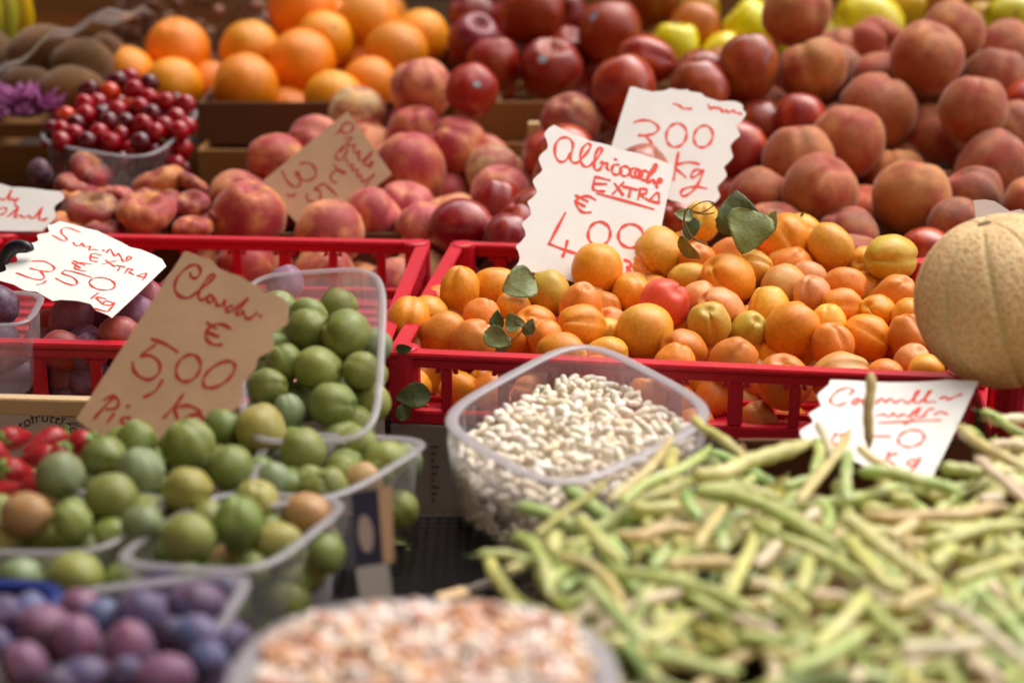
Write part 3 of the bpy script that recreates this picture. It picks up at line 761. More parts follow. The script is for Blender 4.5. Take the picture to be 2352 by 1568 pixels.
# pear
def pear_fn(t, a):
    z = math.cos(t); w = math.sin(t) * (1 - 0.42 * max(0, z + 0.15) ** 0.8); return (w * math.cos(a) * 0.95, w * math.sin(a) * 0.95, z * 1.25 + 0.1)
pm = grid_mesh('pear_shape', pear_fn); pm.materials.append(M['yapple'])
pe = put('pear', pm, None, None, 'small orange pear with its stem up, right edge above the peaches', 'pear'); pe.location = W(2312, 118, 2.28); pe.scale = (0.032,) * 3; pe.color = hexc('D8902C')
pe.rotation_euler = (R(-15), R(12), 0)
put('stem', MB().tube([(0, 0, 1.25), (0.03, 0, 1.5), (-0.02, 0, 1.75)], 0.045, 6).make('pear_stem_shape'), M['stem'], pe)

# ---- kiwis
DK = lambda y: 2.10 + (230 - y) / 150 * 0.12
for q in ((30, 160, 58, 0.68, 'topmost of the left two, resting in the net'), (128, 245, 88, 0.66, 'second of the upper pair'), (22, 122, 153, 0.7, 'lower left'), (112, 230, 152, 0.78, 'lower right')):
    fruit('kiwi', 'kiwi', q[0] - 4, q[1] + 4, q[2], hexc('86603C'), DK, q[3], label='brown fuzzy kiwi, %s' % q[4])
ks = [r for r in ALL if r['heap'] == 'kiwi']; 
for r in ks: r['e'] = 1.0; r['rm'] = r['r'] * 1.2
relax(ks, 30, 0.9, 0.05)
build(ks, 'kiwis at the upper left', 50, '', 'kiwi', 'at the upper left')
fillers('kiwi', gridpts([(0, 260), (0, 90), (240, 90), (230, 260)], 110, 80), 52, lambda y: 2.25, ['7A5638', '6A482E'], 'brown kiwi buried behind the front four', 'kiwis buried behind the front four')

# ---- cherries
DC = lambda y: DH(y, 0.40) * 0 + 2.02 + (330 - y) / 160 * 0.09
C1, C2, C3 = 'A81020', '560C1C', 'D84420'
chn = {C1: 'bright red', C2: 'dark red', C3: 'orange red'}
for (x, y, c) in ((119, 298, C2), (153, 267, C3), (171, 309, C1), (197, 264, C1), (194, 239, C1), (225, 236, C1), (253, 212, C3), (207, 206, C2), (228, 306, C1), (278, 312, C1),
                  (290, 281, C2), (270, 253, C1), (301, 247, C3), (322, 247, C1), (308, 205, C1), (299, 178, C1), (270, 184, C2), (329, 284, C1), (342, 192, C2), (342, 226, C1), (382, 235, C1),
                  (377, 290, C1), (405, 270, C1), (427, 239, C1), (358, 305, C1), (323, 326, C2), (140, 300, C1), (250, 280, C2), (175, 285, C2), (350, 262, C2), (235, 262, C2), (412, 300, C1),
                  (255, 325, C1), (140, 325, C1), (200, 325, C2), (380, 355, C1), (402, 376, C1), (352, 350, C2), (300, 345, C1), (430, 290, C1), (150, 350, C2), (230, 352, C1), (330, 375, C2), (280, 370, C2), (190, 360, C1), (420, 340, C1)):
    fruit('cherry', 'ch', x - 24, x + 24, y - 24, hexc(c), DC if y < 330 else (lambda yy: 2.03), 1.0, cname=chn[c])
chs = [r for r in ALL if r['heap'] == 'ch']; relax(chs, 40, 0.92, 0.04)
co = build([r for r in chs if r['yt'] < 310], 'cherries in the clear punnet', 26, '', 'cherry', 'of the punnet')
co += build([r for r in chs if r['yt'] >= 310], 'cherries in the clear punnet', 26, '', 'cherry', 'below the punnet rim')
fillers('cherry', gridpts([(105, 405), (105, 280), (200, 220), (300, 190), (420, 230), (440, 400)], 38, 30), 22, lambda y: 2.055 if y > 300 else DC(y) + 0.03, [C1, C2], 'cherry buried in the punnet', 'cherries buried in the punnet')
csm = MB().tube([(0, 0, 0.75), (0.2, 0.1, 1.5), (0.6, 0.2, 2.3)], [0.06, 0.04, 0.06], 5).make('cherry_stem_shape'); csm.materials.append(M['calyx'])
for o in co[::4]: put('stem', csm, None, o)

# ---- red plums in the left crate
DSu = lambda y: 1.50 + (860 - y) / 300 * 0.16
S1, S2, S3 = 'B46A6E', '987088', 'C86448'
sun_ = {S1: 'dusty red', S2: 'purple', S3: 'orange red'}
def SU(x0, x1, yt, c, asp=1.0, **k): return fruit('plum', 'su', x0, x1, yt, hexc(c), k.pop('D', DSu), asp, cname=sun_[c], look=k.pop('look', None), **k)
SU(106, 222, 683, S1, 0.86, ang=70, tilt=20, roll=0, label='large mottled red plum under the white 3,50 card'); SU(226, 320, 725, S3, 0.9); SU(155, 238, 747, S2, 0.8); SU(90, 195, 758, S3, 0.85); SU(180, 232, 765, S2, 0.9)
SU(290, 375, 640, S1, 1.0); SU(285, 350, 680, S2, 1.0); SU(240, 330, 660, S1, 1.0, dD=0.03); SU(-10, 50, 772, S3, 1.0); SU(270, 360, 745, S1, 1.0, dD=0.02)
SU(390, 450, 620, S1, 1.0, dD=0.05); SU(610, 700, 612, S2, 0.9, dD=0.09)
for q in ((-15, 95, 815, S2, 0.9), (60, 130, 822, S1, 1.0), (113, 205, 828, S1, 0.95), (165, 245, 826, S2, 1.3), (0, 100, 852, S2, 0.8), (240, 330, 830, S1, 1.0), (120, 200, 880, S2, .9), (40, 120, 890, S1, .9)):
    SU(*q, look='half seen ' + sun_[q[3]], D=lambda y: 1.535)
sus = [r for r in ALL if r['heap'] == 'su']; relax(sus, 40, 0.9, 0.05)
for r in sus: clampy(r, YI)
build([r for r in sus if r['y'] <= 825], 'red plums in the left red crate', 40, '', 'plum', 'of the left crate')
build([r for r in sus if r['y'] > 825], 'red plums in the left red crate', 40, '', 'plum', 'behind the left crate slots')
fillers('plum', gridpts([(0, 930), (0, 760), (120, 740), (330, 660), (420, 660), (480, 930)], 84, 60), 45, lambda y: DSu(min(y, 830)) + 0.06, [S1, S2, S3], 'plum buried in the left crate', 'plums buried in the left crate')
for i, (x0, x1, yt) in enumerate(((-50, 42, 655), (-40, 40, 740))):
    r_ = fruit('plum', 'dp', x0, x1, yt, hexc('3E2844'), 1.54 - 0.0 * i, 1.0, label=('dark purple plum in the clear tub below the 3,50 card', 'lower dark plum in the clear tub at the left edge')[i])
build([r for r in ALL if r['heap'] == 'dp'], 'dark plums in the left tub', 50, '', 'plum', 'in the left tub')

# ---- greengages
G1, G2, G3, G4, G5 = '727F2A', '868C36', 'A09440', 'B48450', '7C8A5E'
gn = {G1: 'green', G2: 'yellow green', G3: 'yellow', G4: 'orange tinged', G5: 'dusty blue green'}
def GG(heap, D, x0, x1, yt, c, asp=1.0, **k): return fruit('gage', heap, x0, x1, yt, hexc(c), D, asp, cname=gn[c], look=k.pop('look', None), **k)
DU = lambda y: 1.315 + (980 - y) / 290 * 0.075
for q in ((655, 760, 708, G1, .9), (735, 852, 708, G1, 1.0, dict(ang=150, tilt=20, roll=-25, var=1)), (660, 756, 683, G2, .9, dict(dD=.02)), (677, 784, 795, G2, .97), (618, 690, 788, G1, 1.2), (785, 872, 806, G2, 1.1),
          (707, 822, 876, G1, .93), (562, 665, 845, G1, .86), (618, 706, 907, G5, .9), (835, 880, 750, G5, 1.2, dict(dD=.02)), (600, 660, 760, G1, 1.2, dict(dD=.03)), (780, 850, 930, G2, 1.0, dict(dD=.02)),
          (655, 710, 880, G2, 1.2, dict(dD=.03)), (600, 680, 670, G2, .9, dict(dD=.03)), (830, 880, 880, G2, 1.3, dict(dD=.015)), (560, 620, 920, G1, 1, dict(dD=.03))):
    GG('up', DU, *q[:3], q[3], q[4], **(q[5] if len(q) > 5 else {}))
ups = [r for r in ALL if r['heap'] == 'up']; relax(ups, 40, 0.9, 0.035)
build(ups, 'greengages in the tipped clear punnet', 55, '', 'greengage', 'of the tipped punnet')
DG = lambda y: DH(y, 0.495)
for q in ((258, 366, 968, G1, .9, dict(ang=75, tilt=15, roll=-30, var=0)), (375, 499, 965, G2, .95), (473, 552, 938, G1, 1.05), (540, 656, 925, G3, 1.06, dict(look='big yellow and orange', ang=80, tilt=-20, roll=60)), (640, 753, 980, G2, .97),
          (480, 582, 1018, G1, 1.1), (188, 292, 1000, G1, 1.0), (265, 381, 1032, G5, .95), (373, 491, 1071, G3, .92), (82, 196, 1037, G5, 1.0), (200, 316, 1086, G2, .95), (768, 870, 975, G2, .8, dict(dD=.02)),
          (832, 937, 1011, G2, .62, dict(ang=190, tilt=10)), (742, 830, 1040, G2, .8), (670, 752, 1068, G2, .8), (715, 806, 1075, G2, .65), (786, 882, 1062, G4, .6), (578, 675, 1068, G5, .85), (895, 960, 1018, G5, .9, dict(dD=.02)),
          (540, 640, 1098, G3, 1.0, dict(dD=.02))):
    kw = dict(q[5]) if len(q) > 5 else {}
    if q[2] > 1030 and q[0] > 560 or q[0] > 800: kw['dD'] = kw.get('dD', 0) + 0.040
    GG('g2', DG, *q[:3], q[3], q[4], **kw)
g2 = [r for r in ALL if r['heap'] == 'g2']; relax(g2, 40, 0.9, 0.03)
build(g2, 'greengages heaped in the middle punnet', 45, '', 'greengage', 'of the middle punnet heap')
for q in ((2, 118, 1130, G4, .75), (115, 216, 1153, G2, .85), (58, 165, 1180, G2, .85), (-40, 45, 1195, G3, 1.1), (208, 305, 1187, G2, .75), (280, 374, 1160, G5, .7), (100, 240, 1266, G2, .72), (-8, 100, 1280, G5, .75), (290, 345, 1220, G1, 1, dict(dD=.03)), (230, 320, 1290, G1, 1, dict(dD=.03))):
    kw = dict(q[5]) if len(q) > 5 else {}
    if q[2] > 1175: kw['dD'] = kw.get('dD', 0) + 0.040
    GG('g1', DG, *q[:3], q[3], q[4], **kw)
g1 = [r for r in ALL if r['heap'] == 'g1']; relax(g1, 40, 0.9, 0.03)
build(g1, 'greengages in the left clear punnet', 45, '', 'greengage', 'of the left punnet')
for q in ((369, 493, 1178, G2, .85), (485, 610, 1140, G1, .9, dict(ang=90, tilt=20, roll=0, var=1)), (440, 520, 1148, G2, .8, dict(dD=.02)), (535, 630, 1100, G2, 1.0, dict(dD=.02)), (649, 766, 1131, G4, .82, dict(look='russet')), (586, 692, 1199, G3, .72),
          (470, 602, 1243, G4, .7), (308, 402, 1262, G3, .85, dict(dD=.01)), (325, 380, 1210, G3, 1.0, dict(dD=.02)), (588, 692, 1310, G2, 1.05), (660, 755, 1258, G3, 1.1, dict(dD=.03, look='dull')), (560, 640, 1430, G3, 1.0), (500, 590, 1330, G1, 1, dict(dD=.03)),
          (400, 480, 1300, G1, 1, dict(dD=.05)), (700, 780, 1200, G1, 1, dict(dD=.05)), (620, 700, 1410, G1, 1, dict(dD=.06))):
    kw = dict(q[5]) if len(q) > 5 else {}
    if q[2] > 1190 or q[0] > 640: kw['dD'] = kw.get('dD', 0) + 0.040
    GG('g3', DG, *q[:3], q[3], q[4], **kw)
g3 = [r for r in ALL if r['heap'] == 'g3']; relax(g3, 40, 0.9, 0.03)
for r in g3:
    if r['y'] > 1285: r['D'] = 1.115 + r['r'] + (0.03 if r['D0'] > DG(r['y']) + 0.02 else 0)
build(g3, 'greengages in the front clear punnet', 50, '', 'greengage', 'of the front punnet')
for q in ((878, 960, 1125, G2, 1.0), (880, 950, 1235, G2, 1.0), (820, 900, 1150, G1, 1.0)):
    r_ = GG('gw', lambda y: 1.27, *q[:3], q[3], q[4], look='dim green, seen through the punnet wall;')
build([r for r in ALL if r['heap'] == 'gw'], 'greengages behind the punnet wall', 50, '', 'greengage', 'near the label')
fg = 'greengage buried under the others'
fillers('gage', gridpts([(570, 700), (700, 670), (860, 740), (860, 960), (640, 1000), (560, 930)], 92, 70), 48, lambda y: DU(y) + 0.045, [G1, G1, G2], fg + ' in the tipped punnet', 'greengages buried in the tipped punnet')
fillers('gage', gridpts([(190, 1060), (300, 990), (800, 1000), (930, 1060), (760, 1160), (260, 1200), (110, 1150)], 92, 56), 48, lambda y: DG(y) + 0.05, [G1, G1, G2], fg + ' in the middle punnet', 'greengages buried in the middle punnet')
fillers('gage', gridpts([(0, 1180), (370, 1170), (290, 1250), (280, 1370), (0, 1370)], 92, 56), 48, lambda y: DG(min(y, 1260)) + 0.055, [G1, G1, G2], fg + ' in the left punnet', 'greengages buried in the left punnet')
fillers('gage', gridpts([(330, 1240), (760, 1180), (760, 1300), (640, 1500), (560, 1400), (340, 1330)], 92, 56), 48, lambda y: DG(min(y, 1290)) + 0.06, [G1, G1, G2], fg + ' in the front punnet', 'greengages buried in the front punnet')

# ---- damson plums bottom left
DDp = lambda y: DH(y, 0.50)
B1, B2, B3, B4 = '503456', '84405A', '4E5480', '3E1A30'
bn_ = {B1: 'violet', B2: 'reddish purple', B3: 'dusty blue', B4: 'dark wine'}
def DM(x0, x1, yt, c, asp=1.0, **k): return fruit('damson', 'dm', x0, x1, yt, hexc(c), DDp, asp, cname=bn_[c], **k)
for q in ((262, 386, 1352, B1, .95), (388, 512, 1335, B4, .88), (138, 230, 1350, B2, .8), (40, 165, 1385, B2, .95), (116, 236, 1415, B2, .95), (232, 356, 1430, B2, .95), (2, 110, 1475, B2, .95), (400, 506, 1410, B3, .9), (352, 440, 1415, B4, .9),
          (195, 275, 1372, B3, .95), (-40, 52, 1365, B1, 1.0), (30, 110, 1362, B3, .8), (318, 440, 1500, B2, .9), (140, 250, 1505, B1, .9), (440, 520, 1470, B3, .9), (240, 330, 1510, B1, .9), (-60, 20, 1440, B1, 1), (90, 170, 1530, B4, 1)):
    DM(*q)
dms = [r for r in ALL if r['heap'] == 'dm']; relax(dms, 40, 0.9, 0.03)
build(dms, 'violet plums in the bottom left punnet', 42, '', 'plum', 'of the violet plum heap')
fillers('damson', gridpts([(0, 1380), (230, 1380), (520, 1340), (520, 1568), (0, 1568)], 100, 60), 54, lambda y: DDp(y) + 0.05, [B1, B3, B4], 'violet plum buried under the others', 'violet plums buried under the others')

# ---------------------------------------------------------------- price cards
Z = 3.267
def cr(ox, oy, pts):                      # crop reading -> common reading
    return [((ox + x / Z) / 1.0884, (oy + y / Z) / 1.0884) for x, y in pts]
class Plane:
    def __init__(s, a, b, c):
        s.o = W(*a); s.n = (W(*b) - s.o).cross(W(*c) - s.o).normalized()
        if s.n.dot(FWD) > 0: s.n = -s.n
    def at(s, x, y, off=0.0):
        d = (W(x, y, 1.0) - CAM); t = (s.o + s.n * off - CAM).dot(s.n) / d.dot(s.n)
        return CAM + d * t
def ribbon(mb, pl, pts, w, cnt, sm=5):
    P_ = catmull(pts, sm) if len(pts) > 2 else [(pts[0][0] + (pts[1][0] - pts[0][0]) * t, pts[0][1] + (pts[1][1] - pts[0][1]) * t) for t in (0, .33, .66, 1)]
    W3 = []
    for i, p in enumerate(P_):
        cnt[0] += 1; W3.append(pl.at(p[0], p[1], 0.00018 + cnt[0] * 2.5e-7))
    cc = []
    for p in W3:
        if not cc or (p - cc[-1]).length > w * 0.12: cc.append(p)
    if len(cc) < 2: return
    b = len(mb.v); n = pl.n; m = len(cc)
    t0 = (cc[1] - cc[0]).normalized(); t1 = (cc[-1] - cc[-2]).normalized()
    L = []
    for i, p in enumerate(cc):
        t = (cc[min(i + 1, m - 1)] - cc[max(i - 1, 0)]).normalized(); s = n.cross(t).normalized()
        hw = w / 2 * (0.9 + 0.25 * math.sin(i * 0.7 + cnt[0]))
        L.append((p + s * hw, p - s * hw))
    caps = []
    s = n.cross(t0); L.insert(0, (cc[0] - t0 * w * 0.28 + s * w * 0.36, cc[0] - t0 * w * 0.28 - s * w * 0.36)); L.insert(0, (cc[0] - t0 * w * 0.45 + s * w * 0.12, cc[0] - t0 * w * 0.45 - s * w * 0.12))
    s = n.cross(t1); L.append((cc[-1] + t1 * w * 0.28 + s * w * 0.36, cc[-1] + t1 * w * 0.28 - s * w * 0.36)); L.append((cc[-1] + t1 * w * 0.45 + s * w * 0.12, cc[-1] + t1 * w * 0.45 - s * w * 0.12))
    for a, c in L: mb.v += [a, c]
    for i in range(len(L) - 1): mb.f.append((b + 2 * i, b + 2 * i + 1, b + 2 * i + 3, b + 2 * i + 2))
def E(cx, cy, rx, ry, rot=0, a0=-80, a1=300):
    out = []
    for i in range(13):
        a = R(a0 + (a1 - a0) * i / 12); x = math.cos(a) * rx; y = math.sin(a) * ry; c, s = math.cos(R(rot)), math.sin(R(rot))
        out.append((cx + x * c - y * s, cy + x * s + y * c))
    return out
def card(label, plane, outline, strokes, mat, ink, w, wavy=()):
    pl = Plane(*plane)
    pts3 = [pl.at(x, y) for x, y in outline]
    c = sum(pts3, Vector()) / len(pts3)
    bm = bmesh.new()
    vs = [bm.verts.new(p - c) for p in pts3]; f = bm.faces.new(vs)
    bm.normal_update()
    if f.normal.dot(pl.n) < 0: f.normal_flip()
    ex = bmesh.ops.extrude_face_region(bm, geom=[f])
    bmesh.ops.translate(bm, vec=-pl.n * 0.0007, verts=[v for v in ex['geom'] if isinstance(v, bmesh.types.BMVert)])
    bmesh.ops.triangulate(bm, faces=[q for q in bm.faces if len(q.verts) > 4]); bmesh.ops.recalc_face_normals(bm, faces=bm.faces)
    me = bpy.data.meshes.new('price_card'); bm.to_mesh(me); bm.free()
    o = put('price_card', me, mat, None, label, 'price sign', 'hand written price cards'); o.location = c
    mb = MB(); cnt = [0]
    for s in strokes:
        if isinstance(s, tuple): s, ww = s
        else: ww = w
        ribbon(mb, pl, s, ww, cnt)
    mb.v = [v - c for v in mb.v]
    put('handwriting', mb.make('handwriting', smooth=False), ink, o)
    return o, pl
def wav(pts, n=5): return catmull(pts, n)
A0 = (1260, 0); A1 = (1260, 380)
# Albicocche
top = cr(*A0, [(410, 1020), (470, 1050), (560, 1095), (640, 1118), (700, 1150), (790, 1168), (870, 1190), (980, 1228), (1100, 1252), (1250, 1300), (1392, 1352)])
out5 = top + cr(*A1, [(1385, 120), (1290, 590), (1200, 1040), (990, 1130), (820, 1120), (700, 1100), (555, 1058), (420, 1010), (250, 985), (85, 943)]) + \
    wav(cr(*A1, [(85, 943), (125, 885), (120, 820), (98, 772), (140, 730), (176, 680), (165, 630), (147, 585), (185, 545), (221, 505), (210, 455), (192, 408), (230, 375), (268, 330), (255, 290), (236, 238), (262, 200), (312, 152), (300, 110), (283, 55), (310, 10), (356, -32), (350, -90), (330, -148), (370, -200)]), 3)[1:]
k5 = lambda p: cr(*A0, p)
j5 = lambda p: cr(*A1, p)
S5 = [k5([(545, 1250), (505, 1310), (455, 1320), (418, 1265), (422, 1180), (465, 1130), (520, 1125), (560, 1165), (558, 1225), (540, 1285), (560, 1325), (600, 1328), (640, 1290), (690, 1230), (708, 1190), (680, 1175), (640, 1215), (622, 1290), (645, 1350), (690, 1360), (745, 1310), (790, 1250), (800, 1212), (775, 1210), (745, 1270), (735, 1340), (745, 1385), (780, 1385), (805, 1345), (800, 1320)]),
      k5([(790, 1330), (825, 1335), (848, 1335), (840, 1370), (855, 1390)]), k5([(905, 1300), (918, 1306)]),
      k5([(935, 1345), (898, 1348), (880, 1385), (895, 1420), (930, 1425), (960, 1400)]), k5(E(988, 1398, 42, 40, 0)), k5(E(1068, 1412, 36, 38, 0)), k5(E(1100, 1420, 30, 35)), k5(E(1145, 1432, 42, 38, 10)),
      k5([(1150, 1475), (1205, 1420), (1250, 1360), (1238, 1342), (1212, 1375), (1178, 1440), (1168, 1490), (1195, 1480), (1220, 1465), (1232, 1500), (1265, 1495), (1292, 1470), (1270, 1460), (1245, 1500), (1250, 1530)]),
      j5([(862, 230), (760, 205), (742, 212), (728, 295), (755, 315), (818, 322)]), j5([(742, 258), (835, 262)]), j5([(905, 258), (972, 350)]), j5([(975, 250), (890, 342)]),
      j5([(975, 282), (1088, 308)]), j5([(1036, 296), (1020, 365)]), j5([(1115, 298), (1095, 382)]), j5([(1112, 298), (1160, 305), (1162, 338), (1112, 350), (1172, 388)]),
      j5([(1188, 398), (1238, 340), (1264, 345), (1266, 415)]), j5([(1190, 398), (1262, 415)]), j5([(762, 338), (1000, 402), (1218, 465)]),
      j5([(745, 388), (685, 360), (615, 372), (590, 410), (608, 460), (650, 492), (706, 492)]), j5([(588, 355), (682, 402)]), j5([(582, 400), (658, 442)]),
      j5([(500, 498), (435, 620), (368, 748)]), j5([(368, 748), (480, 792), (588, 828)]), j5([(518, 725), (502, 790), (480, 852)]),
      j5(E(778, 668, 90, 100, 15, -85, 290)), j5(E(1036, 684, 102, 97, 5, -85, 290)), j5([(985, 880), (1035, 905), (1020, 950), (990, 1000)]), j5([(1040, 985), (1000, 930), (1060, 1000)])]
card('white Albicocche Extra 4,00 card with wavy left edge, in the apricots', ((1190, 610, 1.675), (1560, 380, 1.735), (1300, 650, 1.67)), out5, S5, M['card'], M['ink'], 0.0031)
# 300 kg card behind
out6 = cr(*A0, [(1030, 708), (1075, 712), (1120, 728), (1210, 750), (1300, 742), (1360, 722), (1440, 735), (1500, 732), (1520, 748), (1610, 760), (1640, 790), (1760, 828), (1850, 825), (1890, 828)]) + \
    wav(cr(*A0, [(1890, 828), (1945, 855), (1955, 900), (1977, 930), (1940, 990), (1900, 1022), (1910, 1060), (1926, 1108), (1880, 1150), (1850, 1195), (1860, 1240), (1868, 1285), (1830, 1330), (1797, 1365), (1810, 1400), (1817, 1440), (1775, 1490), (1742, 1532), (1765, 1600), (1730, 1650)]), 3)[1:] + \
    cr(*A0, [(1530, 1682), (1335, 1625), (1000, 1520), (780, 1480), (880, 1185), (955, 940)])
S6 = [k5([(1388, 848), (1430, 862), (1465, 885), (1528, 888)]), k5([(1668, 858), (1690, 888), (1715, 872), (1735, 885), (1760, 880), (1785, 912), (1815, 900), (1830, 920), (1870, 905), (1890, 918), (1938, 932)]),
      k5([(1065, 1000), (1120, 982), (1200, 990), (1262, 1040), (1235, 1085), (1170, 1105), (1100, 1105)]), k5([(1100, 1105), (1150, 1112), (1200, 1160), (1220, 1225)]), k5(E(1408, 1105, 82, 98, 18)), k5(E(1628, 1115, 75, 92, 22)),
      k5([(1255, 1225), (1235, 1270)]), k5([(1425, 1245), (1405, 1350), (1385, 1470)]), k5([(1592, 1340), (1510, 1325), (1430, 1340), (1395, 1365), (1430, 1400), (1485, 1445)]),
      k5([(1625, 1395), (1570, 1385), (1532, 1420), (1535, 1450), (1580, 1430), (1628, 1390), (1600, 1470), (1560, 1540), (1500, 1590), (1455, 1600), (1448, 1560), (1500, 1532), (1580, 1525), (1652, 1540)])]
card('white 300 kg card with torn top edge among the right peaches', ((1450, 200, 1.845), (1710, 245, 1.845), (1600, 470, 1.80)), out6, S6, M['card'], M['ink'], 0.0030)
# Susine
c2 = lambda p: cr(0, 380, p)
out2 = c2([(490, 563), (540, 575), (600, 590), (720, 625), (790, 640), (850, 668), (1000, 740), (1060, 775), (1150, 795), (1250, 835), (1325, 875), (1357, 930), (1130, 1150), (912, 1352), (880, 1330), (780, 1290), (740, 1240), (640, 1215), (500, 1205), (430, 1215), (300, 1140), (200, 1130), (110, 1080), (0, 1050), (-60, 1020), (-60, 985)]) + \
    wav(c2([(0, 985), (50, 962), (42, 912), (90, 905), (142, 892), (132, 835), (170, 822), (228, 802), (222, 750), (262, 742), (312, 722), (303, 678), (350, 665), (400, 652), (388, 602), (430, 590)]), 3)
S2_ = [c2([(655, 655), (565, 620), (510, 625), (500, 660), (530, 690), (548, 718), (510, 722), (430, 680)]), c2([(600, 738), (612, 758), (650, 765), (668, 742), (690, 772), (735, 768), (728, 800), (760, 795), (800, 800)]), c2([(835, 798), (850, 806)]),
       c2([(868, 822), (900, 792), (925, 835), (945, 850), (965, 828), (990, 862), (1005, 890), (1040, 888), (1072, 862), (1050, 850), (1030, 880)]), c2([(825, 842), (752, 830), (738, 880), (792, 896)]), c2([(742, 856), (800, 866)]),
       c2([(862, 882), (935, 935)]), c2([(945, 888), (838, 915)]), c2([(950, 925), (1020, 938)]), c2([(985, 930), (962, 968)]), c2([(1045, 950), (1020, 988)]), c2([(1045, 950), (1085, 962), (1055, 978), (1090, 1000)]), c2([(1120, 1008), (1195, 990), (1165, 1045)]), c2([(1125, 1010), (1190, 1025)]),
       c2([(740, 915), (645, 903), (610, 930), (622, 955), (695, 972)]), c2([(600, 888), (690, 922)]), c2([(588, 902), (655, 946)]),
       c2([(260, 890), (360, 892), (430, 928), (442, 958), (400, 975), (330, 968), (245, 948)]), c2([(330, 972), (362, 1020), (325, 1042), (240, 1025), (135, 985)]), c2([(375, 1050), (350, 1072), (305, 1082)]),
       c2([(742, 1020), (630, 985), (530, 963)]), c2([(530, 965), (510, 990), (590, 1020), (630, 1060), (610, 1085), (540, 1072), (455, 1030)]), c2(E(835, 1075, 105, 50, 8)),
       c2([(800, 1150), (745, 1195)]), c2([(865, 1198), (785, 1185), (840, 1240)]), c2([(935, 1235), (870, 1215), (840, 1240), (900, 1250), (938, 1230), (900, 1280), (870, 1300), (770, 1275)])]
card('white Susine Extra 3,50 card lying over the left red crate', ((105, 510, 1.70), (380, 600, 1.60), (262, 727, 1.505)), out2, S2_, M['card'], M['ink'], 0.0021)
# Claude (kraft)
c3 = lambda p: cr(600, 380, p); c4 = lambda p: cr(0, 780, p); c5 = lambda p: cr(600, 780, p)
out3 = c2([(1505, 812), (1530, 812), (1600, 838), (1650, 862), (1720, 880), (1790, 950), (1870, 985), (1960, 1012), (2100, 1095), (2200, 1130)]) + c3([(150, 1130), (260, 1160), (350, 1190)]) + \
    wav(c3([(350, 1190), (385, 1240), (393, 1300), (382, 1400), (330, 1440), (272, 1470)]) + c5([(258, 180), (272, 250), (262, 310), (200, 345), (142, 380), (130, 430), (110, 480), (30, 560), (10, 620)]) + c4([(1960, 760)]), 3)[1:] + \
    c4([(1850, 850), (1700, 960), (1500, 1050), (1100, 1080), (1000, 1060), (790, 1000), (622, 872)])
S3_ = [c2([(1555, 990), (1562, 1020), (1600, 1028), (1638, 985), (1622, 932), (1570, 922), (1500, 965), (1440, 1040), (1428, 1120), (1468, 1175), (1540, 1188), (1600, 1150), (1700, 1070), (1755, 1010), (1728, 1000), (1680, 1050), (1630, 1130), (1622, 1190), (1655, 1205), (1692, 1180), (1720, 1165), (1690, 1200), (1708, 1228), (1745, 1210), (1735, 1175)]),
       c2([(1762, 1210), (1772, 1248), (1812, 1250), (1835, 1210), (1835, 1262)]), c2([(1895, 1255), (1852, 1272), (1862, 1305), (1905, 1288), (1965, 1240), (2025, 1190), (1965, 1270), (1930, 1318), (1965, 1325), (1985, 1300), (2005, 1350), (2050, 1355), (2095, 1312)]), c2([(2120, 1335), (2130, 1340)]),
       c4([(1882, 132), (1810, 98), (1735, 108), (1682, 160), (1688, 220), (1740, 262), (1810, 266)]), c4([(1690, 85), (1762, 132)]), c4([(1692, 165), (1785, 198)]),
       c4([(1240, 218), (1350, 258), (1450, 322)]), c4([(1265, 268), (1150, 352), (1230, 352), (1300, 410), (1300, 490), (1230, 548), (1150, 530), (1092, 470), (1085, 410)]), c4([(1325, 555), (1270, 640), (1180, 690)]),
       c4(E(1538, 455, 92, 118, 35)), c4(E(1788, 508, 152, 78, -36)), c4([(935, 688), (850, 775), (770, 865)]), c4([(850, 712), (920, 685), (968, 722), (950, 780), (870, 792)]), c4([(930, 830), (880, 892)]), c4([(1040, 763), (1052, 768)]),
       c4([(1062, 862), (1002, 860), (992, 890), (1022, 912), (980, 938)]), c4([(1495, 672), (1430, 760), (1338, 858)]), c4([(1640, 812), (1560, 765), (1480, 765), (1430, 790), (1455, 880)]), c4([(1565, 832), (1500, 872), (1540, 880), (1600, 830), (1665, 862), (1640, 885)])]
card('large brown Claude 5,00 card with zigzag right edge, by the greengages', ((425, 578, 1.365), (660, 695, 1.315), (175, 960, 1.325)), out3, S3_, M['kraft'], M['inkd'], 0.0027)
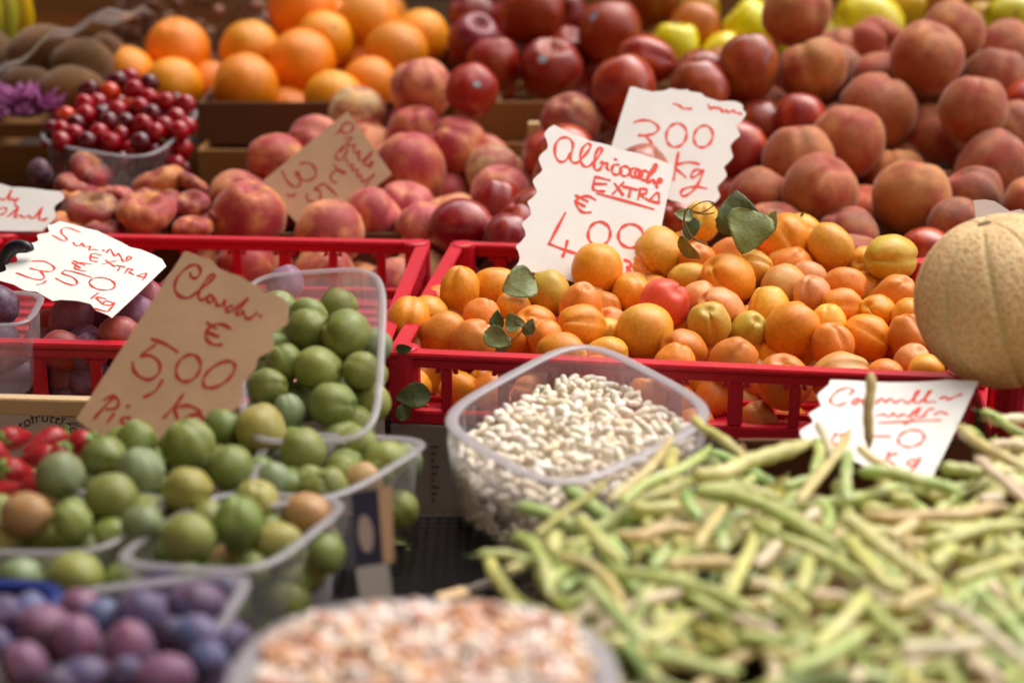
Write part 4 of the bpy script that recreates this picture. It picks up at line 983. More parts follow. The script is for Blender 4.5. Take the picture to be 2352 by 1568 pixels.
# Pesche (kraft)
c6 = lambda p: cr(640, 0, p)
out4 = c6([(748, 908), (930, 1170), (1112, 1420)]) + c3([(1240, 180), (1100, 290), (930, 432), (700, 640), (520, 640), (425, 540), (300, 400), (178, 242)])
S4_ = [c6([(715, 1010), (690, 1060), (652, 1095)]), c6([(700, 1030), (755, 1000), (792, 1030), (775, 1078), (715, 1085), (690, 1062)]), c6([(725, 1130), (775, 1120), (768, 1150), (735, 1168), (770, 1190), (805, 1185), (795, 1230), (822, 1250), (848, 1230), (838, 1290), (868, 1312), (905, 1280), (945, 1238), (920, 1290), (885, 1325), (905, 1355), (945, 1322), (955, 1335), (925, 1368)]),
       c6([(712, 1195), (650, 1265), (665, 1302), (705, 1298), (745, 1225), (720, 1200), (688, 1240)]), c6([(735, 1300), (748, 1322)]), c6([(750, 1350), (790, 1348), (782, 1392), (830, 1388), (822, 1440), (858, 1432), (862, 1478), (905, 1470), (968, 1420), (930, 1470), (880, 1550), (905, 1560), (938, 1525)]),
       c6([(722, 1420), (662, 1392), (615, 1425), (612, 1470), (652, 1490)]), c6([(638, 1350), (700, 1412)]), c6([(655, 1380), (735, 1408)]),
       c6([(362, 1335), (430, 1330), (480, 1370), (488, 1430), (440, 1468), (370, 1465), (320, 1408)]), c6([(345, 1402), (362, 1480), (345, 1522), (300, 1520), (250, 1470), (215, 1398)]),
       c3([(550, 345), (548, 385), (595, 408), (645, 395), (658, 350), (650, 318), (605, 302)]), c3([(605, 300), (680, 258)]), c3([(690, 258), (735, 300), (790, 350)]), c3([(385, 345), (415, 362), (452, 345)])]
card('small brown 3,5 card standing askew in the middle peaches', ((745, 262, 1.965), (898, 400, 1.935), (605, 410, 1.945)), out4, S4_, M['kraft'], M['inkd'], 0.0026)
# front right card
c7 = lambda p: cr(1860, 780, p)
out7 = c7([(705, 552), (850, 556), (1000, 566), (1200, 572), (1400, 570), (1560, 562), (1660, 550), (1780, 558), (1916, 562), (1750, 920), (1540, 1345), (1280, 1330), (1000, 1260), (700, 1130), (480, 1035)]) + \
    wav(c7([(480, 1035), (455, 975), (510, 930), (562, 900), (550, 860), (530, 830), (580, 795), (628, 762), (612, 715), (600, 678), (640, 635), (692, 592)]), 3)[1:]
S7 = [c7([(860, 672), (892, 640), (850, 618), (770, 640), (712, 700), (712, 742), (770, 762), (830, 735)]), c7([(935, 700), (880, 735), (905, 752), (960, 710), (970, 745)]),
      c7([(1080, 742), (1130, 702), (1152, 735), (1200, 702), (1230, 738), (1290, 712), (1335, 742), (1395, 690), (1432, 640), (1405, 655), (1390, 735), (1440, 730), (1500, 680), (1525, 640), (1492, 668), (1482, 732), (1535, 728)]), c7([(1545, 728), (1560, 735)]), c7([(1600, 705), (1650, 690), (1660, 712), (1705, 698), (1775, 668)]),
      c7([(1085, 845), (1140, 832), (1180, 855), (1222, 825), (1250, 855), (1300, 832), (1345, 855), (1400, 800), (1438, 780), (1400, 850), (1460, 852), (1500, 800), (1545, 788)]), c7([(1560, 835), (1600, 812), (1660, 832)]), c7([(1380, 870), (1345, 900), (1310, 912)]), c7([(1100, 902), (1350, 890), (1600, 880)]),
      c7([(740, 985), (800, 1002), (872, 960)]), c7([(745, 1000), (720, 1060), (790, 1090)]), c7([(1075, 1010), (1190, 1015)]), c7(E(1365, 1030, 108, 68, -12)), c7([(1185, 1140), (1160, 1205)]), c7([(1250, 1150), (1170, 1185), (1225, 1240)]), c7([(1395, 1200), (1330, 1222), (1378, 1252), (1440, 1180), (1400, 1260), (1370, 1285)])]
card('white card in front, stuck in the bean pods below the melon', ((1905, 873, 1.345), (2245, 873, 1.345), (2000, 1090, 1.262)), out7, S7, M['card'], M['ink'], 0.0023)
# left card
out8 = c2([(-160, 245), (-60, 250), (0, 258), (100, 286), (180, 288), (280, 296), (380, 312), (490, 320)]) + wav(c2([(490, 320), (518, 350), (520, 385), (470, 420), (442, 452), (452, 500), (450, 535), (400, 590), (342, 645)]), 3)[1:] + c2([(150, 645), (-160, 640)])
S8 = [c2([(-60, 390), (-20, 370), (0, 382), (30, 388), (62, 365), (98, 308), (80, 350), (72, 395), (105, 380), (110, 400), (150, 378), (120, 420), (148, 455)]),
      c2([(0, 512), (40, 498), (52, 465), (20, 455), (-20, 480)]), c2([(60, 525), (105, 495), (150, 452), (118, 535), (160, 515), (195, 535), (235, 520), (255, 542), (290, 525), (345, 450), (318, 540), (352, 558), (385, 540)]), c2([(355, 545), (362, 560)])]
card('white card cut by the left edge, behind the flat peaches rail', ((0, 425, 1.852), (145, 430, 1.852), (100, 525, 1.825)), out8, S8, M['card'], M['ink'], 0.0024)

# ---------------------------------------------------------------- red plastic crates
def red_crate(label, o, yaw, w, dp, h, spacing=0.052, hide=()):
    """o = front left top corner of the rim; the crate runs right (w), back (dp) and down (h)"""
    root = empty('red_crate', Vector(o) - Vector((0, 0, h)), label, 'crate', 'red plastic crates'); root.rotation_euler = (0, 0, yaw)
    th = 0.010
    def side(L, tr, solid=0.0):
        mb = MB()
        if solid: mb.bx(0.003, L - 0.003, 0.002, th - 0.003, h - solid, h - 0.0145)
        mb.bx(0, L, -0.0015, th + 0.003, h - 0.005, h); mb.bx(0, L, 0.001, th - 0.002, h - 0.014, h - 0.0055)
        mb.bx(0, L, 0, th, 0.0, 0.012)
        n = max(2, round(L / spacing))
        for i in range(n + 1):
            x = i * L / n; ww = 0.0095 if i % 3 else 0.013
            x = min(max(x, ww / 2), L - ww / 2)
            mb.bx(x - ww / 2, x + ww / 2, 0.0015, th - 0.0025, 0.0125, h - 0.0145)
        # small gussets under the rail
            for s_ in (-1, 1):
                g = x + s_ * (ww / 2 + 0.003)
                if 0.004 < g < L - 0.004: mb.box((g, th / 2 - .0005, h - 0.0170), (0.0055, th - 0.005, 0.004), Matrix.Rotation(s_ * 0.6, 3, 'Y'))
        me = mb.make('crate_side', bevel=0.0012)
        q = put('side_panel', me, M['red'], root); q.matrix_local = tr; return q
    T = Matrix.Translation; Rz = lambda a: Matrix.Rotation(R(a), 4, 'Z')
    side(w, T((0, 0, 0))); side(w, T((w, dp, 0)) @ Rz(180)); 
    side(dp - 2 * th, T((0, dp - th, 0)) @ Rz(-90), 0.03); side(dp - 2 * th, T((w, th, 0)) @ Rz(90), 0.03)
    for (x, y) in ((0, 0), (w, 0), (0, dp), (w, dp)):
        mb = MB(); n = 14; sx = 1 if x == 0 else -1; sy = 1 if y == 0 else -1; cx_, cy_ = x + sx * 0.012, y + sy * 0.012
        mb.tube([(cx_, cy_, 0.0), (cx_, cy_, h + 0.0008)], 0.0135, n)
        mb.tube([(cx_, cy_, h + 0.0008), (cx_, cy_, h + 0.002)], [0.0125, 0.0085], n)
        put('corner_post', mb.make('corner_post', bevel=0.001), M['red'], root)
    mb = MB(); mb.bx(0.004, w - 0.004, 0.004, dp - 0.004, -0.001, 0.003)
    for k in range(12): mb.bx(0.01, w - 0.01, 0.02 + k * (dp - 0.04) / 12, 0.026 + k * (dp - 0.04) / 12, 0.0035, 0.007)
    put('floor', mb.make('crate_floor'), M['red'], root)
    return root
YAW = R(-7.5)
def hz(x, y, h): return WH(x, y, h)
HR = 0.508; CH = 0.066
o1 = hz(893, 808, HR)
red_crate('red crate holding the apricots, between the greengages and the melon', o1, YAW, 0.50, 0.345, CH)
ux = Vector((math.cos(YAW), math.sin(YAW), 0)); uy = Vector((-math.sin(YAW), math.cos(YAW), 0))
YAW2 = -math.atan(0.07); ux2 = Vector((math.cos(YAW2), math.sin(YAW2), 0)); uy2 = Vector((-math.sin(YAW2), math.cos(YAW2), 0))
o2 = o1 - ux2 * 0.470 + uy2 * 0.001
red_crate('red crate holding the red plums at the left edge', o2, YAW2, 0.466, 0.345, CH)
o3 = o1 + ux * 0.518 + uy * 0.004
red_crate('red crate under the melon at the right edge', o3, YAW, 0.46, 0.345, CH)
# boxes under the crates
def box_thing(name, label, cat, o, yaw, w, dp, h, mat, group=None, board=0.006, slot=None):
    root = empty(name, Vector(o) - Vector((0, 0, h)), label, cat, group); root.rotation_euler = (0, 0, yaw)
    def brd(nm, *a):
        return put(nm, MB().bx(*a).make(nm, bevel=0.001), mat, root)
    if slot:
        brd('front_board', 0, w, 0, board, slot[1], h); brd('lower_board', 0.0, w, 0, board, 0, slot[0])
    else: brd('front_board', 0, w, 0, board, 0, h)
    brd('back_board', 0, w, dp - board, dp, 0, h)
    brd('side_board', 0, board, board + .0005, dp - board - .0005, 0, h - 0.001); brd('side_board', w - board, w, board + .0005, dp - board - .0005, 0, h - 0.001)
    brd('floor_board', board + .001, w - board - .001, board + .001, dp - board - .001, 0.002, 0.006)
    return root
def text_mesh(s, size, arc=None, bold=0):
    cu = bpy.data.curves.new('t', 'FONT'); cu.body = s; cu.size = size; cu.offset = bold; cu.shear = 0.2 if arc else 0
    to = bpy.data.objects.new('t', cu); COL.objects.link(to); bpy.context.view_layer.update()
    me = bpy.data.meshes.new_from_object(to); bpy.data.objects.remove(to)
    if arc:
        xs = [v.co.x for v in me.vertices]; mid_ = (min(xs) + max(xs)) / 2
        for v in me.vertices:
            a = (v.co.x - mid_) / arc; r = arc + v.co.y
            v.co.x = math.sin(a) * r; v.co.y = math.cos(a) * r - arc
    return me
pb = box_thing('printed_fruit_box', 'pale printed fruit box behind the strawberries, under the left red crate', 'box', o2 - ux2 * 0.12 - uy2 * 0.009 - Vector((0, 0, 0.052)), YAW2, 0.585, 0.008, 0.131, M['paper'], board=0.004)
def on_front(me, root, x, z, name, mat, s=1.0):
    o = put(name, me, mat, root); o.location = (x, -0.0006, z); o.rotation_euler = (R(90), 0, 0); return o
def root_local(root, p):
    q = p - root.location; a = root.rotation_euler.z; return (q.x * math.cos(-a) - q.y * math.sin(-a), q.z)
def front_hit(root, x, y):
    n = Matrix.Rotation(root.rotation_euler.z, 3, 'Z') @ Vector((0, -1, 0)); d = W(x, y, 1) - CAM
    p = CAM + d * ((root.location - CAM).dot(n) / d.dot(n)); return root_local(root, p)
hx, hz_ = front_hit(pb, 105, 968); on_front(text_mesh('ortofrutticola', 0.0135, arc=0.03), pb, hx, hz_, 'printed_name', M['print'])
hx, hz_ = front_hit(pb, 160, 975)
for i, s_ in enumerate(('MELE', 'MELANZANE', 'CAROTE')): on_front(text_mesh(s_, 0.0058), pb, hx, hz_ - i * 0.008 - 0.001, 'printed_line', M['print'])
lw_ = MB().bx(-0.004, 0.05, -0.0012, -0.0004, 0.0, 0.0006).bx(-0.004, -0.0034, -0.0012, -0.0004, -0.03, 0.0006)
q_ = put('printed_frame', lw_.make('printed_frame'), M['print'], pb); q_.location = (hx - 0.002, 0, hz_ + 0.008)
# pale lath on top of that box
la = put('wooden_lath', MB().bx(-0.25, 0.25, -0.006, 0.006, -0.0075, 0.0075).make('wooden_lath', bevel=0.001), M['wood'], None, 'pale wooden lath across the front of the left red crate', 'wood strip')
la.location = W(-10, 928, 1.455); la.rotation_euler = (0, 0, YAW2); la.location += Vector((-0.05, 0.004, 0))
M['paper3'] = m_plain('faded_print', hexc('5E5450'), 0.8); M['paper2'] = m_plain('grey_box_paper', hexc('8E8078'), 0.8)
pb2 = box_thing('printed_fruit_box', 'fruit box with dark printing seen between greengage punnet and bean tub', 'box', o1 - uy * 0.002 - Vector((0, 0, CH + .0005)), YAW, 0.50, 0.34, 0.115, M['paper2'], board=0.004)
hx, hz_ = front_hit(pb2, 992, 1150)
bar = MB()
for i in range(9): bar.bx(0.0, 0.003 + 0.002 * ((i * 7) % 3), -0.0012, -0.0004, i * 0.0065, i * 0.0065 + 0.0022)
q_ = put('printed_mark', bar.make('printed_mark'), M['paper3'], pb2); q_.location = (hx, 0, hz_)
box_thing('printed_fruit_box', 'fruit box hidden under the melon crate behind the bean pods', 'box', o3 - uy * 0.002 - Vector((0, 0, CH + .0005)), YAW, 0.46, 0.34, 0.115, M['dcardboard'], board=0.004)
# cardboard crates behind
def wc(x, y, D): return W(x, y, D)
gC = 'cardboard crates at the back'
p = wc(452, 236, 2.16); box_thing('cardboard_crate', 'cardboard crate under the oranges, its brown darkened for shade', 'crate', p, 0, 0.385, 0.40, 0.055, M['dcardboard'], gC)  # left part of one crate, its shade put into the darker board
p = wc(1040, 234, 2.16) + Vector((-0.02, -0.001, 0)) ; box_thing('cardboard_crate', 'lighter brown cardboard crate under the red apples', 'crate', wc(1143, 234, 2.16) + Vector((-0.36 + 0.305, -0.002, 0)), 0, 0.40, 0.40, 0.055, M['cardboard'], gC)
box_thing('cardboard_crate', 'lower cardboard crate behind the middle peaches, left of the pale card', 'crate', wc(452, 345, 2.12), 0, 0.42, 0.38, 0.09, M['cardboard'], gC)
box_thing('cardboard_crate', 'lower cardboard crate with printing, right of the middle peaches', 'crate', wc(1010, 330, 2.12) + Vector((0.005, 0, 0)), 0, 0.42, 0.38, 0.09, M['cardboard'], gC, slot=(0.045, 0.052))
box_thing('cardboard_crate', 'cardboard crate with a dark slot behind the cherry punnet, left edge', 'crate', wc(-60, 285, 2.17), 0, 0.30, 0.35, 0.11, M['cardboard'], gC, slot=(0.082, 0.092))
box_thing('cardboard_crate', 'brown cardboard crate under the yellow apples', 'crate', wc(1480, 215, 2.40), 0, 0.60, 0.40, 0.10, M['cardboard'], gC)
pc = put('corner_peg', MB().bx(-0.007, 0.007, -0.007, 0.007, -0.07, 0.01).make('corner_peg', bevel=0.001), M['wood'], None, 'small wooden peg rising beside the red nectarines', 'wood peg'); pc.location = wc(1226, 300, 2.08)
# shelf strip and wall behind
sb_ = empty('back_shelf', (0, 2.9, 0.9), 'grey metal shelf edge behind the oranges and apples', 'shelf')
put('shelf_board', MB().bx(-1.2, 1.4, 0.06, 0.35, 0.120, 0.150).make('shelf_board', bevel=0.002), M['steel'], sb_)
put('shelf_leg', MB().bx(-1.2, -1.16, 0.1, 0.14, -0.9, 0.12).make('shelf_leg', bevel=0.002), M['steel'], sb_)
put('shelf_leg', MB().bx(1.36, 1.4, 0.1, 0.14, -0.9, 0.12).make('shelf_leg', bevel=0.002), M['steel'], sb_)
box_thing('wooden_crate', 'wooden crate standing at the back above the nuts', 'crate', (-0.98, 2.68, 1.12), 0, 0.66, 0.25, 0.19, M['cardboard'], gC, slot=(0.09, 0.11))
box_thing('wooden_crate', 'wooden crate standing at the back above the apples', 'crate', (0.02, 2.68, 1.11), 0, 1.0, 0.25, 0.18, M['cardboard'], gC, slot=(0.08, 0.1))

# ---------------------------------------------------------------- clear punnets and tubs
def spt(a, ex):
    c, s = math.cos(a), math.sin(a)
    return (math.copysign(abs(c) ** (2 / ex), c), math.copysign(abs(s) ** (2 / ex), s))
def punnet(name, label, q4, depth, down=None, ex=5, rimw=0.0045, taper=0.86, bottom=True, ribs=0.0012, rim='clearrim', cat='punnet', group='clear plastic punnets', body='clear', lipf=1.0, nrib=40, grow=1.03):
    """q4: rim corners in order (u,v) = (-,-), (+,-), (+,+), (-,+) seen from above"""
    q4 = [Vector(p) for p in q4]; c = sum(q4, Vector()) / 4
    n = (q4[1] - q4[0]).cross(q4[3] - q4[0]).normalized()
    if n.z < 0: n = -n
    dn = Vector(down).normalized() if down is not None else -n
    def pt(u, v):
        a = (1 + u) / 2; b = (1 + v) / 2
        return q4[0] * (1 - a) * (1 - b) + q4[1] * a * (1 - b) + q4[2] * a * b + q4[3] * (1 - a) * b
    root = empty(name, c + dn * depth, label, cat, group); base = root.location
    N = 128; vs = []; fs = []
    lv = [0, 0.04, 0.12, 0.35, 0.6, 0.85, 0.96, 1.0]
    for li, t in enumerate(lv):
        sc_ = (1 - (1 - taper) * t) * (1 if t < 0.9 else (1 - (t - 0.9) * 0.9))
        for k in range(N):
            u, v = spt(2 * math.pi * k / N, ex)
            p_ = pt(u, v) - c
            rb = 1 + (ribs / 0.08) * math.sin(k * 2 * math.pi * nrib / N) * (1 if 0.1 < t < 0.9 else 0)
            vs.append(c + p_ * sc_ * rb + dn * depth * t - base)
    for li in range(len(lv) - 1):
        for k in range(N): k2 = (k + 1) % N; fs.append((li * N + k, li * N + k2, (li + 1) * N + k2, (li + 1) * N + k))
    b0 = (len(lv) - 1) * N; cc = len(vs); vs.append(c + dn * depth - base)
    for k in range(N): fs.append((b0 + k, b0 + (k + 1) % N, cc))
    me = mesh('punnet_wall', vs, fs); put('wall', me, M[body], root)
    mb = MB(); loop = []
    for k in range(96):
        u, v = spt(2 * math.pi * k / 96, ex); loop.append(c + (pt(u, v) - c) * grow - base)
    mb.tube(loop, rimw, 8, closed=True, flat=0.35, up=n)
    put('rim', mb.make('punnet_rim', smooth=True), M[rim], root)
    return root, c, dn, pt
# cherries
punnet('clear_punnet', 'clear punnet heaped with cherries at the upper left', [W(75, 322, 2.015), W(345, 368, 1.955), W(470, 245, 2.12), W(200, 222, 2.19)], 0.085, ex=4, rimw=0.0032, body='clearer')
# tipped greengage punnet
punnet('clear_punnet', 'clear punnet tipped towards us beside the brown Claude card', [W(560, 1010, 1.262), W(862, 1000, 1.255), W(880, 618, 1.425), W(560, 640, 1.425)], 0.085, ex=5, rimw=0.0032, ribs=0.0012, taper=0.84,
       down=(0.02, 0.62, -0.78))
HG = 0.503
punnet('clear_punnet', 'clear punnet heaped with greengages, its label facing front', [WH(560, 1165, HG), WH(790, 1135, HG), WH(992, 1012, HG), WH(620, 995, HG)], 0.105, ex=5, rimw=0.0042, ribs=0.0010)
punnet('clear_punnet', 'clear punnet of greengages in front, below the Claude card', [WH(250, 1290, HG), WH(600, 1312, HG), WH(805, 1150, HG), WH(500, 1130, HG)], 0.105, ex=4.5, rimw=0.0042)
punnet('clear_punnet', 'clear punnet of greengages cut by the left edge', [WH(-200, 1262, HG), WH(225, 1268, HG), WH(400, 1140, HG), WH(-60, 1120, HG)], 0.100, ex=5, rimw=0.0036)
punnet('clear_punnet', 'clear punnet of violet plums at the bottom left', [WH(-60, 1560, 0.507), WH(420, 1545, 0.507), WH(580, 1315, 0.507), WH(150, 1362, 0.507)], 0.09, ex=5, rimw=0.0050)
punnet('clear_punnet', 'small clear tub of dark plums at the left edge', [W(-120, 745, 1.47), W(60, 745, 1.47), W(100, 675, 1.54), W(-80, 670, 1.55)], 0.07, ex=4, rimw=0.0035)
bt = punnet('blue_punnet', 'dark blue plastic tray rim behind the violet plums', [WH(-260, 1480, 0.507), WH(60, 1470, 0.507), WH(140, 1345, 0.505), WH(-150, 1340, 0.505)], 0.08, ex=4, rimw=0.006, rim='blue', body='blue', group=None, cat='tray')
# label on the greengage punnet
lab = empty('punnet_label', W(850, 1260, 1.145), 'tall dark navy and grey paper label on the greengage punnet', 'label')
def quad_on(name, pts, D0, D1, mat, th=0.0005, up_=0.0):
    ys = [p[1] for p in pts]; y0, y1 = 1128, 1395
    P3 = [W(x, y, D0 + (D1 - D0) * (y - y0) / (y1 - y0) - up_) - lab.location for x, y in pts]
    n = len(P3); nrm = (P3[1] - P3[0]).cross(P3[2] - P3[0]).normalized(); 
    if nrm.dot(FWD) > 0: nrm = -nrm
    vs = P3 + [p - nrm * th for p in P3]; fs = [tuple(range(n)), tuple(range(2 * n - 1, n - 1, -1))] + [(i, (i + 1) % n, n + (i + 1) % n, n + i) for i in range(n)]
    me = mesh(name, vs, fs, False); bm = bmesh.new(); bm.from_mesh(me); bmesh.ops.recalc_face_normals(bm, faces=bm.faces); bm.to_mesh(me); bm.free()
    put(name, me, mat, lab)
M['navy'] = m_plain('navy_label_paper', hexc('1A1430'), 0.5); M['grey'] = m_plain('grey_label_paper', hexc('A0968C'), 0.7); M['tan'] = m_plain('tan_label_strip', hexc('B08A66'), 0.7)
quad_on('navy_panel', [(805, 1132), (868, 1122), (880, 1292), (818, 1302)], 1.150, 1.135, M['navy'])
quad_on('grey_panel', [(816, 1303), (892, 1292), (905, 1400), (832, 1402)], 1.150, 1.135, M['grey'])
quad_on('tan_strip', [(869, 1122), (900, 1112), (905, 1290), (881, 1293)], 1.150, 1.135, M['tan'], up_=0.0003)
quad_on('oval_print', [(840 + 18 * math.cos(a * .5236) + 4 * math.sin(a * .5236), 1225 + 44 * math.sin(a * .5236)) for a in range(12)], 1.150, 1.135, m_plain('pale_oval', hexc('9A8478'), 0.7), up_=0.0006)

# ---------------------------------------------------------------- tubs of beans
def bean_shape(nm, mat, curve=0.35, thick=0.40):
    mb = MB(); pts = []; rad = []
    for i in range(13):
        t = -math.cos(math.pi * i / 12); pts.append((t, curve * (1 - t * t) - curve / 2, 0)); rad.append(thick * max(0.03, (1 - abs(t) ** 3.0)) ** 0.5)
    mb.tube(pts, rad, 9); me = mb.make(nm, smooth=True); me.materials.append(mat); return me
WB = [bean_shape('white_bean_shape', M['wbean'], c, t) for c, t in ((0.35, .52), (0.5, .46), (0.22, .58))]
BB = [bean_shape('borlotti_bean_shape', M['bbean'], c, t) for c, t in ((0.2, .56), (0.32, .5), (0.1, .62))]
def bean_fill(c, pt, dn, shapes_, cols, size, n_top, n_deep, dome, level, label, name, cat, group, depth, ex_sc, stuff_name, stuff_label, seed):
    """top beans one by one in a dome, the deeper ones as one mass down to the floor of the tub"""
    rg = random.Random(seed); pos = []; tries = 0
    def spot(mx=1.0):
        while True:
            u, v = rg.uniform(-1, 1), rg.uniform(-1, 1)
            if abs(u) ** 4 + abs(v) ** 4 < mx: return u, v
    while len(pos) < n_top and tries < 60000:
        tries += 1; u, v = spot(0.98); h = dome * (1 - 0.5 * (u * u + v * v)) - level - (tries / 60000) * 0.006 + rg.uniform(-0.002, 0.002)
        p_ = c + (pt(u, v) - c) * ex_sc - dn * h
        if all((p_ - q).length > size * (1.35 - tries / 60000 * 0.6) for q in pos): pos.append(p_)
    for p_ in pos:
        o = put(name, rg.choice(shapes_), None, None, label, cat, group); o.location = p_
        o.rotation_euler = (rg.gauss(0, 0.5), rg.gauss(0, 0.5), rg.uniform(0, 6.3)); s_ = size * rg.uniform(0.85, 1.15); o.scale = (s_,) * 3
        o.color = clampcol(hexc(rg.choice(cols)), 0.05)
    vs = []; fs = []; src = [([v.co.copy() for v in m_.vertices], [tuple(p.vertices) for p in m_.polygons]) for m_ in shapes_]
    for i in range(n_deep):
        t = rg.uniform(0, 1) ** 1.0
        a = rg.uniform(0, 2 * math.pi); u, v = spt(a, 4.5) if i % 3 else spot(0.9); k = (0.985 - 0.13 * t * 1.0) * ex_sc if i % 3 else 0.9 * ex_sc
        zz = level + 0.004 + t * (depth - level - 0.008)
        if not i % 3: zz = level + 0.002 - dome * (1 - 0.5 * (u * u + v * v)) + rg.uniform(0.006, 0.018)
        p_ = c + (pt(u, v) - c) * k + dn * zz
        rot = Matrix.Rotation(rg.uniform(0, 6), 3, 'Z') @ Matrix.Rotation(rg.uniform(0, 6), 3, 'X') @ Matrix.Rotation(rg.uniform(0, 6), 3, 'Y')
        V_, F_ = rg.choice(src); b = len(vs); vs += [p_ + rot @ (v_ * size) for v_ in V_]; fs += [tuple(b + q for q in f) for f in F_]
    # solid core below the top layer so no light leaks through the heap
    b = len(vs); N = 40
    for t_, k_ in ((0.0, 0.80), (0.9, 0.66)):
        for j in range(N):
            u, v = spt(2 * math.pi * j / N, 4); vs.append(c + (pt(u, v) - c) * k_ * ex_sc + dn * (level + 0.010 + t_ * (depth - level - 0.016)))
    vs.append(c - dn * (dome - level - 0.016)); vs.append(c + dn * (depth - 0.008))
    for j in range(N): j2 = (j + 1) % N; fs += [(b + j, b + j2, b + N + j2, b + N + j), (b + j2, b + j, b + 2 * N), (b + N + j, b + N + j2, b + 2 * N + 1)]
    me = mesh(stuff_name, vs, fs); o = put(stuff_name, me, None, None, stuff_label, cat, None, 'stuff'); me.materials.append(shapes_[0].materials[0]); o.color = hexc(cols[0]); return o
HT = 0.492
tub, c_, dn_, pt_ = punnet('bean_tub', 'big clear tub of white beans in front of the apricot crate', [WH(978, 962, HT), WH(1285, 1142, HT), WH(1680, 950, HT), WH(1338, 768, HT)], 0.115, ex=4.2, rimw=0.0052, taper=0.88, rim='tubrim', cat='tub', group='tubs of shelled beans', ribs=0.0022, nrib=44, grow=0.97)
bean_fill(c_, pt_, dn_, WB, ['F2E6D4', 'EDDFCA', 'F6EEE2', 'E4D2B4'], 0.0062, 298, 1500, 0.014, 0.029, 'small white shelled bean in the big clear tub', 'white_bean', 'bean', 'white beans in the clear tub', 0.115, 0.92, 'white_beans_below', 'white beans packed against the wall of the clear tub', 3)
HB = 0.462
def circ(cx, cy, rx, ry, z): return [Vector((cx + a * rx, cy + b * ry, z)) for a, b in ((-1, -1), (1, -1), (1, 1), (-1, 1))]
cb = Vector((-0.046, 0.768, CAMZ - HB))
tub2, c2_, dn2, pt2 = punnet('bean_tub', 'oval tub of pink speckled borlotti beans at the bottom', circ(cb.x, cb.y, 0.099, 0.086, cb.z), 0.10, ex=2.5, rimw=0.0075, taper=0.82, rim='tubrim', cat='tub', group='tubs of shelled beans', ribs=0.0, grow=0.96)
bean_fill(c2_, pt2, dn2, BB, ['F0DCCC', 'F6ECE4', 'EBC8A4', 'E2AC80', 'F2E2D8', 'D09A80'], 0.0064, 290, 420, 0.016, 0.004, 'pink and white speckled bean in the oval tub', 'borlotti_bean', 'bean', 'speckled beans in the oval tub', 0.10, 0.86, 'borlotti_beans_below', 'speckled beans filling the oval tub below the top layer', 5)

